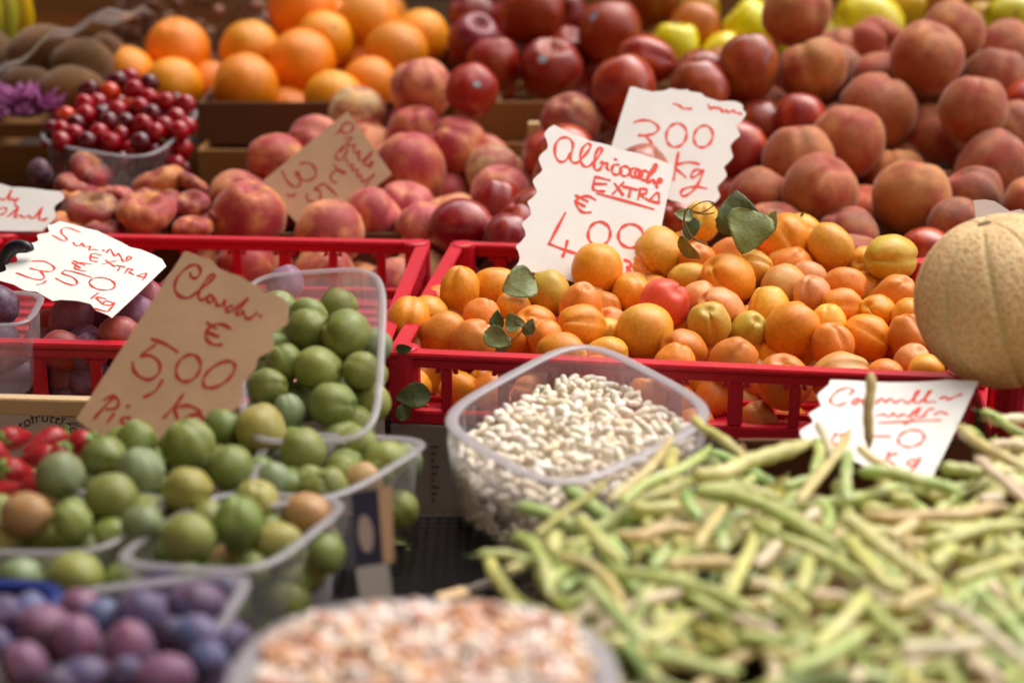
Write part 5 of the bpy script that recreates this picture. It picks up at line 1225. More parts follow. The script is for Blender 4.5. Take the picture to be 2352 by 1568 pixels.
# ---------------------------------------------------------------- bean pods
HPD = 0.483
def DPd(y): return DH(max(y, 960), HPD)
cA, cB, cD, cE = (1260, 780), (1860, 780), (1260, 1227), (1860, 1227)
PG, PY, PT_, PM, PI, PO = 'AEBC68', 'C8C474', 'CEB67A', 'A2BA70', 'DCCAA8', 'A09A3E'
pn = {PG: 'light green', PY: 'yellow green', PT_: 'tan yellow', PM: 'mint green', PI: 'pinkish cream', PO: 'olive'}
pods = []
def pod(crp, pts, w, c, off=0.0, flatD=None):
    pods.append((cr(*crp, pts), w / Z / 1.0884 / 2, c, off, flatD))
T_ = [
(cA, [(1540, 850), (1620, 940), (1760, 1020), (1880, 1110), (1970, 1190)], 75, PY, -.03), (cB, [(-440, 1330), (-200, 1320), (0, 1230), (200, 1170), (400, 1110), (560, 1050)], 130, PY, -.02),
(cA, [(850, 1540), (1000, 1420), (1200, 1260), (1390, 1000)], 72, PT_, -.03), (cA, [(950, 1560), (1150, 1400), (1400, 1300), (1600, 1180), (1690, 1080)], 82, PG, -.02),
(cD, [(250, 370), (480, 180), (720, 20), (840, -100)], 62, PO, -.015), (cA, [(1560, 1450), (1800, 1430), (2000, 1450), (2287, 1540)], 90, PG, -.01),
(cB, [(1032, 490), (1035, 640), (1012, 800), (1020, 1000), (1022, 1120)], 75, PT_, 0, ), (cB, [(430, 1560), (600, 1350), (760, 1150), (870, 960)], 78, PT_, -.02),
(cB, [(595, 900), (660, 1020), (720, 1150), (740, 1200)], 62, PI, -.01), (cB, [(840, 1540), (830, 1350), (850, 1180), (870, 1120)], 85, PM, -.015), (cB, [(585, 1040), (620, 1160), (560, 1320)], 85, PG, -.005),
(cB, [(930, 1300), (1200, 1310), (1400, 1370), (1650, 1430), (1800, 1480)], 112, PG, -.012), (cB, [(935, 1100), (1050, 1200), (1200, 1270)], 62, PT_, -.005), (cB, [(1755, 920), (1850, 1030), (2000, 1120), (2287, 1270)], 92, PT_, -.02),
(cB, [(1990, 880), (2150, 880), (2330, 860)], 92, PI, 0), (cB, [(1930, 810), (2050, 850), (2200, 960), (2330, 1000)], 70, PG, -.01), (cB, [(1600, 1270), (1800, 1290), (1980, 1330)], 112, PG, 0), (cB, [(1900, 1180), (2000, 1280), (2150, 1400), (2330, 1560)], 92, PI, -.01),
(cB, [(2000, 1090), (2150, 1080), (2330, 1100)], 85, PI, 0), (cB, [(300, 1430), (500, 1380), (640, 1330)], 90, PG, 0), (cB, [(0, 1480), (120, 1520), (260, 1550)], 90, PM, 0),
(cD, [(590, 200), (700, 320), (850, 480), (990, 600)], 108, PY, -.012), (cD, [(60, 380), (180, 400), (280, 520), (350, 680), (372, 860)], 108, PG, -.02), (cD, [(400, 370), (400, 520)], 112, PY, 0),
(cD, [(430, 550), (600, 560), (760, 640), (900, 800), (970, 970)], 85, PT_, -.008), (cD, [(850, 660), (1100, 680), (1400, 740), (1700, 820), (1900, 920), (2090, 1040)], 100, PG, -.014), (cD, [(660, 700), (800, 880), (960, 1040), (1100, 1220), (1130, 1290)], 108, PM, -.012),
(cD, [(1150, 1250), (1300, 1200), (1430, 1060), (1570, 990)], 95, PY, -.006), (cD, [(1020, 130), (1200, 150), (1450, 110)], 112, PY, 0), (cD, [(920, 360), (1100, 370), (1300, 310), (1560, 310)], 100, PT_, 0),
(cD, [(1200, 640), (1280, 540), (1350, 450)], 95, PM, 0), (cD, [(1320, 620), (1500, 590), (1750, 580), (1930, 600)], 105, PT_, -.004), (cD, [(1560, 480), (1640, 340), (1760, 180), (1810, 90)], 88, PT_, -.008), (cD, [(1780, 330), (1790, 500)], 95, PM, 0),
(cD, [(1840, 860), (1900, 700), (2000, 500), (2040, 330)], 95, PY, -.015), (cD, [(2050, 620), (2150, 520), (2260, 400)], 95, PI, -.008), (cD, [(1480, 0), (1520, 120), (1600, 230)], 105, PM, 0),
(cD, [(1550, 10), (1850, 30), (2100, 110), (2287, 200), (2500, 330), (2750, 480)], 130, PG, -.018), (cD, [(1150, 1350), (1400, 1370), (1700, 1450), (1950, 1470)], 115, PG, -.01), (cD, [(1520, 1100), (1700, 1180), (1900, 1290)], 112, PO, 0),
(cD, [(1850, 1030), (2050, 1090), (2250, 1150)], 85, PI, -.004), (cD, [(1890, 1170), (2287, 1240)], 105, PG, 0), (cD, [(2000, 750), (2150, 780), (2300, 850)], 112, PI, -.004), (cD, [(1980, 930), (2100, 920), (2200, 980)], 85, PT_, 0), (cD, [(480, 490), (660, 470)], 75, PG, 0),
(cD, [(450, 820), (560, 730)], 75, PM, 0), (cD, [(0, 650), (180, 590)], 72, PY, 0), (cE, [(50, 230), (250, 350), (450, 440), (600, 500), (900, 660), (1050, 730)], 98, PG, -.008), (cE, [(790, 220), (950, 300), (1150, 470), (1350, 620), (1600, 770)], 132, 'D3C888', -.02),
(cE, [(840, 380), (950, 520), (1100, 680), (1200, 780), (1400, 790)], 112, PY, -.014), (cE, [(950, 190), (1200, 220), (1500, 200), (1800, 190), (2000, 140), (2180, 130)], 100, PT_, -.012), (cE, [(1180, 390), (1320, 300), (1450, 210)], 105, PT_, -.008),
(cE, [(1490, 430), (1700, 380), (1950, 300), (2330, 260)], 92, PY, -.015), (cE, [(1530, 620), (1620, 530), (1720, 440)], 112, PY, -.008), (cE, [(1700, 740), (1900, 660), (2100, 600), (2330, 520)], 95, PY, -.012), (cE, [(520, 540), (500, 680), (450, 840)], 112, PY, -.012),
(cE, [(1230, 960), (1400, 870), (1600, 800)], 112, PT_, -.012), (cE, [(1500, 930), (1700, 960), (1850, 1050), (2050, 1200), (2330, 1420)], 105, PI, -.012), (cE, [(1900, 830), (2050, 950), (2200, 1110), (2330, 1300)], 122, PM, -.006), (cE, [(2150, 720), (2210, 850), (2310, 1040)], 100, PG, -.004),
(cE, [(1240, 1320), (1450, 1290), (1700, 1280), (2010, 1220)], 125, PI, -.014), (cE, [(1830, 1390), (1950, 1460), (2120, 1580)], 112, PI, -.006), (cE, [(530, 850), (700, 850), (860, 870)], 85, PI, 0), (cE, [(560, 1300), (750, 1120), (900, 960), (1040, 780)], 112, PY, -.014),
(cE, [(1000, 900), (1150, 1080), (1350, 1230)], 112, PG, -.008), (cE, [(300, 1500), (600, 1380), (900, 1210), (1020, 1100)], 112, PG, -.010), (cE, [(200, 800), (380, 880), (520, 1000)], 92, PY, -.006), (cE, [(900, 1580), (960, 1420)], 85, PI, 0), (cE, [(1300, 1580), (1330, 1420)], 85, PO, 0),
(cE, [(1900, 80), (2130, 50)], 92, PI, 0), (cE, [(2060, 330), (2120, 450), (2250, 520)], 82, PY, 0), (cE, [(1500, 40), (1700, 30)], 92, PY, 0), (cE, [(1200, 60), (1400, 60)], 85, PY, 0), (cE, [(640, 100), (700, 200), (660, 330)], 82, PG, 0), (cE, [(480, 240), (620, 150)], 85, PI, 0)]
def pod_build(pts, w, c, off, label, group, dfun=None, flatD=None):
    P_ = catmull(pts, 7); n = len(P_); P3 = []; rad = []
    L = 0; ls = [0]
    for i in range(1, n): L += math.dist(P_[i], P_[i - 1]); ls.append(L)
    rn = random.Random(int(pts[0][0] * 13 + pts[0][1] * 7)); ph = rn.uniform(0, 6); nb = max(3, L / 42)
    arch = 0.004 * min(1, L / 250)
    for i, (x, y) in enumerate(P_):
        t = ls[i] / max(L, 1e-6); d = (flatD if flatD else (dfun or DPd)(y)) + off
        d -= arch * math.sin(math.pi * t)
        pr = (min(1, t / 0.08) ** 0.5) * (min(1, (1 - t) / 0.18) ** 0.6)
        rad.append(w / F * d * 1.17 * (0.07 + 0.93 * pr) * (1 + 0.08 * math.sin(ph + t * nb * 2 * math.pi))); P3.append(W(x, y, d))
    c0 = sum(P3, Vector()) / n; base = c0
    me = MB().tube([p_ - base for p_ in P3], rad, 9, flat=0.82, up=(0, -0.3, 1)).make('bean_pod_shape', smooth=True); me.materials.append(M['pod'])
    o = put('bean_pod', me, None, None, label, 'bean pod', group); o.location = base; o.color = clampcol(hexc(c), 0.06)
    # stalk end
    d = P3[0] - P3[1]
    if d.length > 1e-6:
        d.normalize(); a = P3[0] - base
        put('pod_tip', MB().tube([a, a + d * 0.004, a + d * 0.007 + Vector((0, 0, 0.001))], [rad[0] * 1.5, rad[0] * 1.3, rad[0] * 0.8], 6).make('pod_tip', smooth=True), M['calyx'], o)
    return o
def place_words(x, y):
    if x > 2050: h_ = 'far right'
    elif x > 1850: h_ = 'centre right'
    elif x > 1600: h_ = 'middle'
    elif x > 1380: h_ = 'centre left'
    else: h_ = 'far left'
    v_ = 'back' if y < 1120 else 'upper' if y < 1230 else 'mid' if y < 1340 else 'lower' if y < 1450 else 'lowest'
    return h_, v_
recs = []
for t in T_:
    crp, pts, w, c, off = t[:5]; q = cr(*crp, pts); L = sum(math.dist(q[i], q[i - 1]) for i in range(1, len(q)))
    mx = sum(p[0] for p in q) / len(q); my = sum(p[1] for p in q) / len(q)
    recs.append([q, w / Z / 1.0884 / 2, c, off, L, mx, my])
from collections import defaultdict
grp = defaultdict(list)
for r in recs:
    ln = 'long' if r[4] > 230 else 'short' if r[4] < 110 else 'medium'
    r.append((ln, pn.get(r[2], 'cream yellow'), place_words(r[5], r[6]))); grp[r[7]].append(r)
for k_, L in grp.items():
    L.sort(key=lambda r: r[5])
    for i, r in enumerate(L):
        (ln, cn, (h_, v_)) = k_
        base_ = '%s %s bean pod in the %s, %s part of the pod heap' % (ln, cn, h_, v_)
        if len(L) > 1: base_ = '%s %s pod, %s such from left, %s, %s part of the heap' % (ln, cn, nth(i + 1), h_, v_)
        r.append(base_)
GP = 'bean pods heaped in the right foreground'
for i, r in enumerate(recs):
    if i == 6: pod_build(r[0], r[1], r[2], 0, 'green and tan bean pod standing upright across the front white card', GP, flatD=1.245); continue
    if i == 0: pod_build(r[0], r[1], r[2], 0, 'thin yellow pod reaching up to the right rim of the white bean tub', GP, dfun=lambda y: DPd(y) * 1 - 0.02); continue
    pod_build(r[0], r[1], r[2], r[3] * 0.9 - 0.004, r[8], GP)
rp = random.Random(21)
heap_poly = [(1120, 1400), (1150, 1340), (1240, 1270), (1370, 1190), (1580, 1110), (1700, 1090), (1830, 1080), (1900, 1120), (2130, 1150), (2210, 1090), (2280, 1010), (2400, 990), (2400, 1600), (1420, 1600), (1380, 1440), (1180, 1380)]
def rand_pod(x, y, off, label, grp_):
    a = rp.uniform(0, math.pi); L = rp.uniform(95, 185); cv = rp.uniform(-0.18, 0.18); s_ = 0.6 + 0.4 * abs(math.cos(a)); L *= s_
    pts = []
    for k in range(5):
        t = (k / 4 - 0.5) * 2; px = t * L; py = cv * L * (1 - t * t) + 4 * math.sin(t * 5 + a * 3); pts.append((x + px * math.cos(a) - py * math.sin(a), y + (px * math.sin(a) + py * math.cos(a)) * 0.75))
    return pts, rp.uniform(12.5, 17), rp.choice([PG, PG, PG, PY, PY, PT_, PM, PO, PI])
sp = []; tries = 0
while len(sp) < 125 and tries < 20000:
    tries += 1; x = rp.uniform(1060, 2400); y = rp.uniform(960, 1600)
    if inside(x, y, heap_poly) and all(math.dist((x, y), q) > 50 for q in sp): sp.append((x, y))
for (x, y) in sp:
    q, w, c = rand_pod(x, y, 0, '', ''); h_, v_ = place_words(x, y)
    pod_build(q, w, c, rp.uniform(0.020, 0.042), '%s pod lying under the top pods, %s part of the heap' % (pn[c], h_), 'pods under the top layer of the heap')
for k in range(75):
    while True:
        x = rp.uniform(1060, 2400); y = rp.uniform(970, 1600)
        if inside(x, y - 25, heap_poly): break
    q, w, c = rand_pod(x, y, 0, '', ''); pod_build(q, w, c, rp.uniform(0.032, 0.055), 'bean pod buried deep in the heap, mostly hidden', 'pods buried in the heap')

# ---------------------------------------------------------------- melon
def melon_mat():
    m, nt, out = mat_new('netted_melon_rind'); b = bsdf(nt, out, 0.62)
    tc = nn(nt, 'ShaderNodeTexCoord'); at = nn(nt, 'ShaderNodeAttribute'); at.attribute_name = 'groove'
    v = nn(nt, 'ShaderNodeTexVoronoi'); v.feature = 'DISTANCE_TO_EDGE'; v.inputs['Scale'].default_value = 11
    n = nn(nt, 'ShaderNodeTexNoise'); n.inputs['Scale'].default_value = 9; n.inputs['Detail'].default_value = 5
    nt.links.new(tc.outputs['Object'], n.inputs['Vector'])
    md = nn(nt, 'ShaderNodeVectorMath', operation='MULTIPLY_ADD'); nt.links.new(n.outputs['Color'], md.inputs[0]); md.inputs[1].default_value = (0.16,) * 3
    nt.links.new(tc.outputs['Object'], md.inputs[2]); nt.links.new(md.outputs[0], v.inputs['Vector'])
    r = ramp(nt, v.outputs['Distance'], 0.0, 0.14, (1, 1, 1, 1), (0, 0, 0, 1))
    c = mix(nt, r.outputs[0], hexc('DCA868'), hexc('F0D09A'))
    n2 = nn(nt, 'ShaderNodeTexNoise'); n2.inputs['Scale'].default_value = 22; n2.inputs['Detail'].default_value = 4; nt.links.new(tc.outputs['Object'], n2.inputs['Vector'])
    r2 = ramp(nt, n2.outputs[0], 0.35, 0.65); m2 = nn(nt, 'ShaderNodeMath', operation='MULTIPLY'); m2.inputs[1].default_value = 0.35; nt.links.new(r2.outputs[0], m2.inputs[0])
    c = mix(nt, m2.outputs[0], c, hexc('F0E0BC'))
    c = mix(nt, at.outputs['Fac'], c, hexc('D8C488')); nt.links.new(c, b.inputs['Base Color'])
    ad = nn(nt, 'ShaderNodeMath', operation='ADD'); nt.links.new(r.outputs[0], ad.inputs[0]); nt.links.new(n2.outputs[0], ad.inputs[1])
    bump(nt, b, ad.outputs[0], 0.35, 0.02)
    return m
M['melon'] = melon_mat()
NR = 10
def mel_fn(t, a):
    g = abs(math.sin(a * NR / 2)); k = (1 - g) ** 5
    r = 1 - 0.035 * k * math.sin(t) ** 0.5 + 0.018 * mnoise.noise(Vector((math.sin(t) * math.cos(a), math.sin(t) * math.sin(a), math.cos(t))) * 1.2)
    return (r * math.sin(t) * math.cos(a), r * math.sin(t) * math.sin(a), r * math.cos(t) * 1.0 - 0.08 * math.exp(-(t / 0.25) ** 2))
mm = grid_mesh('melon_shape', mel_fn, 70, 200)
atr = mm.attributes.new('groove', 'FLOAT', 'POINT')
for i, v in enumerate(mm.vertices):
    a = math.atan2(v.co.y, v.co.x); g = abs(math.sin(a * NR / 2)); atr.data[i].value = max(0.0, (1 - g * 4.5)) * 0.8
mel = put('melon', mm, M['melon'], None, 'large netted beige melon resting on the red crates at the right', 'melon')
Dm = 1.375; mel.location = W(2306, 690, Dm); mel.scale = (202 / F * Dm,) * 3
zz = (UP * 0.92 - FWD * 0.22 - RT * 0.30).normalized(); mel.rotation_mode = 'QUATERNION'; mel.rotation_quaternion = orient(zz, roll=0.25).to_quaternion()
put('stem_scar', MB().tube([(0, 0, 0.88), (0, 0, 0.935)], [0.10, 0.08], 12).make('stem_scar'), M['stem'], mel)
# torn paper behind the melon
pp = MB(); out = [(2236, 460), (2262, 458), (2285, 462), (2320, 485), (2345, 480), (2380, 500), (2400, 560), (2300, 600), (2250, 560)]
plp = Plane((2236, 460, 1.64), (2380, 470, 1.64), (2300, 600, 1.62)); v3 = [plp.at(*q) for q in out]; c0 = sum(v3, Vector()) / len(v3); nq = len(v3)
vs = [p_ - c0 for p_ in v3] + [p_ - c0 - plp.n * 0.0006 for p_ in v3]
put('torn_paper', mesh('torn_paper', vs, [tuple(range(nq)), tuple(range(2 * nq - 1, nq - 1, -1))] + [(i, (i + 1) % nq, nq + (i + 1) % nq, nq + i) for i in range(nq)], False), M['paper'], None, 'torn beige wrapping paper sticking up behind the melon', 'paper').location = c0

# ---------------------------------------------------------------- ivy-like leaves in the apricots
def leaf_mesh(name, kind=0, seed=0, cup=0.15, bend=0.25):
    """unit length leaf along +y, blade in xy, as a thin solid"""
    rg = random.Random(seed); nu, nv = 10, 14; vs = []; fs = []
    for j in range(nv + 1):
        t = j / nv
        if kind == 0: w = 0.36 * math.sin(math.pi * min(1, t * 1.02) ** 0.75) ** 0.8
        else: w = 0.50 * (math.sin(math.pi * t ** 0.62) ** 0.75)
        w *= 1 + 0.04 * math.sin(j * 2.4 + seed); w = max(w, 0.004)
        for i in range(nu + 1):
            s = -1 + 2 * i / nu
            x = s * w; z = cup * abs(s) ** 1.5 * w * 1.6 - bend * (t - 0.4) ** 2 + 0.03 * math.sin(t * 9 + s * 2) * abs(s) + 0.012 * (1 if i == nu // 2 else 0) - 0.012 * abs(math.sin((t * 5 - abs(s) * 1.5) * math.pi)) * (abs(s) < 0.9)
            vs.append((x, t - 0.05 * (1 - abs(s)) * 0, z))
    for j in range(nv):
        for i in range(nu):
            a = j * (nu + 1) + i; fs.append((a, a + 1, a + nu + 2, a + nu + 1))
    n0 = len(vs); vs += [(x, y, z - 0.012) for x, y, z in vs]; fs += [tuple(n0 + q for q in f[::-1]) for f in fs]
    ring = [i for i in range(nu + 1)] + [j * (nu + 1) + nu for j in range(1, nv + 1)] + [nv * (nu + 1) + i for i in range(nu - 1, -1, -1)] + [j * (nu + 1) for j in range(nv - 1, 0, -1)]
    for k in range(len(ring)): a, b = ring[k], ring[(k + 1) % len(ring)]; fs.append((a, n0 + a, n0 + b, b))
    me = mesh(name, vs, fs); me.materials.append(M['leaf']); return me
LF = [leaf_mesh('leaf_shape', 0, 1), leaf_mesh('leaf_shape', 1, 2), leaf_mesh('leaf_shape', 0, 5, 0.3, 0.5), leaf_mesh('leaf_shape', 1, 7, 0.25, 0.4)]
def leaf(x, y, D, L, ang, c, label, tilt=20, roll=0, v=0, parent=None):
    """x,y : base of the blade; ang : direction of the tip in the picture plane; tilt : towards the eye"""
    o = put('leaf', LF[v], None, None, label, 'leaf', 'green leaves among the apricots')
    yv = (RT * math.cos(R(ang)) * math.cos(R(tilt)) + UP * math.sin(R(ang)) * math.cos(R(tilt)) - FWD * math.sin(R(tilt))).normalized()
    zv = -FWD; zv = (zv - yv * zv.dot(yv)).normalized(); zv = Matrix.Rotation(R(roll), 3, yv) @ zv; xv = yv.cross(zv)
    o.rotation_mode = 'QUATERNION'; o.rotation_quaternion = Matrix((xv, yv, zv)).transposed().to_quaternion(); o.location = W(x, y, D); s = L / F * D; o.scale = (s, s, s); o.color = hexc(c)
    return o
LG, LD, LP = '7A8238', '5A6432', '88945C'
leaf(1690, 545, 1.640, 108, 88, LD, 'dark upper ivy leaf standing above the topmost apricots', 5, 10, 1)
leaf(1730, 480, 1.630, 110, 255, LG, 'broad ivy leaf hanging in front of the darker one, above the apricots', 15, 0, 1)
leaf(1735, 545, 1.655, 82, 48, LG, 'pointed leaf curling up left of the big topmost apricot', 0, 45, 0)
leaf(1592, 500, 1.635, 46, 165, LP, 'small pale leaf at the tip of the ivy stem', 5, 20, 0)
leaf(1600, 500, 1.660, 60, 245, LD, 'small dark leaf below the ivy stem joint', 5, 30, 0)
leaf(1560, 545, 1.60, 72, -50, LG, 'narrow folded leaf between the two tall golden apricots', 0, 60, 0)
leaf(1230, 640, 1.600, 84, 200, LP, 'greyish leaf with an orange tear below the white card', 15, 15, 1)
leaf(1143, 760, 1.505, 50, 92, LD, 'dark oval leaf standing upright in the apricots', 0, -20, 0)
leaf(1112, 760, 1.500, 74, -28, LP, 'grey green leaf lying below the dark oval one', 20, 0, 0)
leaf(1160, 765, 1.498, 55, 258, LP, 'leaf tip pointing down at the crate rail', 10, 20, 0)
leaf(1160, 745, 1.500, 46, 8, LP, 'small jagged leaf beside the dark oval leaf', 10, -10, 3)
leaf(1205, 770, 1.498, 44, 62, LD, 'small dark leaf at the right end of the sprig', 5, 20, 0)
leaf(908, 800, 1.478, 40, -2, LD, 'dark leaf tip just inside the left end of the apricot rail', 5, 30, 0)
leaf(990, 905, 1.490, 85, 185, LD, 'dark leaf seen through the left slot of the apricot crate', 0, 10, 0)
leaf(915, 965, 1.490, 50, 60, LD, 'dark leaf low in the left slot of the apricot crate', 0, 10, 0)
def twig(pts, D, r, label):
    P3 = [W(x, y, d) for (x, y), d in zip(catmull(pts, 5), [D] * 999)]; c = P3[0]
    o = put('twig', MB().tube([p_ - c for p_ in P3], r, 6).make('twig', smooth=True), M['stem'], None, label, 'twig', 'twigs in the apricots'); o.location = c
twig([(1625, 562), (1590, 545), (1572, 510), (1575, 485), (1583, 478)], 1.62, 0.0010, 'curved brown ivy stem around the yellow apricot')
twig([(1583, 480), (1610, 488), (1640, 470), (1625, 462), (1600, 470), (1586, 486), (1620, 492), (1642, 488)], 1.615, 0.0006, 'thin looping tendril in front of the yellow apricot')
twig([(1165, 790), (1190, 770), (1205, 745), (1180, 738), (1200, 752)], 1.497, 0.0006, 'thin stem linking the small leaves near the crate rail')
# bits of stem on two apricots
for (x, y, D) in ((2004, 692, 1.585), (1840, 497, 1.70)):
    o = put('fruit_stalk', MB().tube([(0, 0, 0), (0.0005, -0.001, 0.002), (0.002, -0.002, 0.004)], [0.0012, 0.0016, 0.0010], 6).make('fruit_stalk'), M['stem'], None,
            'dark crumbly stalk stuck on the %s' % ('creased apricot below the red blushed one' if x > 1900 else 'apricot peeping over the heap top'), 'stalk'); o.location = W(x, y, D)

# black clip by the 3,50 card
cp = catmull([(12, 640), (6, 610), (18, 580), (38, 566), (62, 568), (68, 578)], 5); P3 = [W(x, y, 1.62) for x, y in cp]; c = P3[0]
put('black_handle', MB().tube([p_ - c for p_ in P3], [0.004 + 0.003 * math.sin(math.pi * i / len(P3)) for i in range(len(P3))], 10).make('black_handle', smooth=True), M['black'], None, 'curved black plastic handle behind the left tip of the 3,50 card', 'handle').location = c
sp_ = put('plum', SH['plum'][0], None, None, 'small black plum alone right above the left edge card', 'plum'); sp_.location = W(92, 396, 1.95); sp_.scale = (0.0145,) * 3; sp_.color = hexc('2A1620')

# ---------------------------------------------------------------- strawberries
def sb_fn(t, a):
    z = math.cos(t); w = math.sin(t) * (0.62 + 0.36 * z); r = 1.0
    k = math.sin(a * 9 + (int(t * 7) % 2) * math.pi) * math.sin(t * 22) * 0.025
    return (w * (1 + k) * math.cos(a), w * (1 + k) * math.sin(a), z * 1.22)
def straw_mat():
    m, nt, out = mat_new('strawberry_skin'); b = bsdf(nt, out, 0.38); b.inputs['Coat Weight'].default_value = 0.1
    tc = nn(nt, 'ShaderNodeTexCoord'); v = nn(nt, 'ShaderNodeTexVoronoi'); v.inputs['Scale'].default_value = 8.5; nt.links.new(tc.outputs['Object'], v.inputs['Vector'])
    r = ramp(nt, v.outputs['Distance'], 0.08, 0.18, hexc('D89840'), hexc('B0141E')); oi = nn(nt, 'ShaderNodeObjectInfo')
    nt.links.new(r.outputs[0], b.inputs['Base Color']); r2 = ramp(nt, v.outputs['Distance'], 0.0, 0.4); bump(nt, b, r2.outputs[0], 1.0, 0.25)
    return m
M['straw'] = straw_mat()
sm = grid_mesh('strawberry_shape', sb_fn, 30, 40); sm.materials.append(M['straw'])
def calyx_mesh():
    mb = MB(); rg = random.Random(4)
    for k in range(9):
        a = 2 * math.pi * k / 9 + rg.uniform(-.15, .15); d = Vector((math.cos(a), math.sin(a), 0)); s = Vector((-d.y, d.x, 0)); L = rg.uniform(0.5, 0.75); b = len(mb.v)
        for t, w in ((0, 0.08), (0.35, 0.17), (0.7, 0.12), (1.0, 0.01)):
            z = 1.22 + 0.10 * math.sin(t * 3) - 0.25 * t * t + (0.25 * t if k % 3 == 0 else 0); p_ = d * L * t + Vector((0, 0, z))
            for q in (p_ - s * w, p_ + s * w, p_ + s * w - Vector((0, 0, 0.03)), p_ - s * w - Vector((0, 0, 0.03))): mb.v.append(q)
        for j in range(3):
            for e in range(4): mb.f.append((b + j * 4 + e, b + j * 4 + (e + 1) % 4, b + (j + 1) * 4 + (e + 1) % 4, b + (j + 1) * 4 + e))
    mb.tube([(0, 0, 1.2), (0.05, 0, 1.45), (0.15, 0, 1.65)], [0.07, 0.05, 0.05], 6)
    return mb.make('calyx_shape')
cm = calyx_mesh(); cm.materials.append(M['calyx'])
for (x, y, r, an, tl, lb) in ((38, 1005, 34, 190, 60, 'strawberry with its leafy cap facing us, behind the greengages'), (103, 1018, 38, 20, -40, 'shiny strawberry in front of the box print'), (84, 1053, 36, 10, 10, 'strawberry just below the shiny one'),
                           (45, 1090, 40, 150, 50, 'strawberry with a cap beside the leftmost greengage'), (12, 1130, 36, 200, -10, 'lowest strawberry at the left edge'), (168, 1022, 36, 15, 10, 'dark pointed strawberry next to the greengages'),
                           (-5, 1060, 40, 120, 20, 'strawberry cut by the left edge'), (62, 1130, 34, 40, 0, 'strawberry half hidden by a tan greengage'), (130, 1060, 30, 60, 0, 'strawberry peeping between its neighbours and a greengage')):
    D = DH(y, 0.505) ; r *= 1.22; o = put('strawberry', sm, None, None, lb, 'strawberry', 'strawberries at the left'); o.location = W(x, y, D); s = r / F * D; o.scale = (s,) * 3
    st_ = RT * (math.cos(R(an)) * math.cos(R(tl))) + UP * (math.sin(R(an)) * math.cos(R(tl))) - FWD * math.sin(R(tl)); o.rotation_mode = 'QUATERNION'; o.rotation_quaternion = orient(st_, roll=x).to_quaternion()
    put('calyx', cm, None, o)
st_box = box_thing('strawberry_tray', 'shallow tray holding the strawberries', 'tray', WH(-260, 1180, 0.53) - Vector((0, 0, 0.022)), 0, 0.17, 0.13, 0.035, M['wood'])

# ---------------------------------------------------------------- bananas, red onion roots, nets
def banana(x, y, D, ang, L, label, c='C8A83A'):
    mb = MB(); pts = []; rad = []
    for i in range(13):
        t = i / 12; a = R(-60 + 120 * t); pts.append((math.cos(a) * 0.1 - 0.1 + 0.0, 0, math.sin(a) * 0.1)); rad.append(0.019 * (min(1, t / 0.15) ** 0.6 * min(1, (1 - t) / 0.12) ** 0.6 * 0.85 + 0.15))
    mb.tube(pts, rad, 6); me = mb.make('banana_shape', bevel=0.002, smooth=True); me.materials.append(M['yapple'])
    o = put('banana', me, None, None, label, 'banana', 'bananas at the upper left corner'); o.location = W(x, y, D); o.rotation_euler = (R(15), R(ang), 0); o.color = hexc(c); return o
banana(48, 35, 2.32, 5, 1, 'rightmost banana of the bunch at the upper left corner', 'D0A828'); banana(12, 40, 2.30, 10, 1, 'greenish middle banana of the upper left bunch', 'A8A848'); banana(-25, 45, 2.28, 14, 1, 'banana at the very left edge of the bunch', 'B8AC48')
# purple blossoms
M['petal'] = m_plain('purple_petals', hexc('B868A4'), 0.6, n_scale=30, n_amt=0.5, col2=hexc('8A3C78'))
mb = MB(); rg = random.Random(9)
for k in range(380):
    a = rg.uniform(0, 2 * math.pi); e = rg.uniform(-0.15, 1.0); cx_ = rg.choice((-0.042, 0.0, 0.026)); d = Vector((math.cos(a) * math.cos(e), math.sin(a) * math.cos(e), math.sin(e))); L = rg.uniform(0.022, 0.036)
    p0 = Vector((cx_, 0, 0)) + d * 0.006; mb.tube([p0, p0 + d * L * 0.6 + Vector((0, 0, -0.001)), p0 + d * L], [0.0015, 0.0024, 0.0010], 5)
pb_ = put('purple_blossom', mb.make('purple_blossom', smooth=True), M['petal'], None, 'spiky purple red onion tops beside the cherries', 'red onions'); pb_.location = W(40, 248, 2.10)
# nets with nuts
def net_bag(label, x, y, D, rx, ry, rz, nutc, seed, n):
    o = empty('net_bag', W(x, y, D) - Vector((0, 0, rz)), label, 'net bag', 'net bags at the back')
    rg = random.Random(seed); mb = MB(); N = 26
    for i in range(N):
        for sgn in (1, -1):
            pts = []
            for k in range(17):
                t = math.pi * k / 16; a = 2 * math.pi * i / N + sgn * k * 0.14
                pts.append(Vector((rx * math.sin(t) * math.cos(a), ry * math.sin(t) * math.sin(a), rz * math.cos(t) + rz)) * 1.0)
            mb.tube(pts, 0.0006, 3)
    put('netting', mb.make('netting'), m_plain('pale_netting', hexc('8A6A5A'), 0.6), o)
    gm = grid_mesh('nut_shape', lambda t, a: (math.sin(t) * math.cos(a) * (1 + .05 * math.sin(3 * a)), math.sin(t) * math.sin(a), math.cos(t) * 1.15), 8, 12); gm.materials.append(nutc)
    for k in range(n):
        a = rg.uniform(0, 6.28); t = math.acos(rg.uniform(-0.6, 1)); r = 0.93
        q = put('nut', gm, None, o); q.location = (rx * r * math.sin(t) * math.cos(a), ry * r * math.sin(t) * math.sin(a), rz * r * math.cos(t) + rz); s = 0.009 * rg.uniform(0.85, 1.2); q.scale = (s,) * 3; q.rotation_euler = (a, t, 0)
        q.color = clampcol(hexc(rg.choice(['8A5238', '9A6248', '7A4630'])), 0.1)
M['nut'] = m_objcol('nut_shell', 0.45, 0.3, sc=1.5, bumpy=0.3, bscale=8)
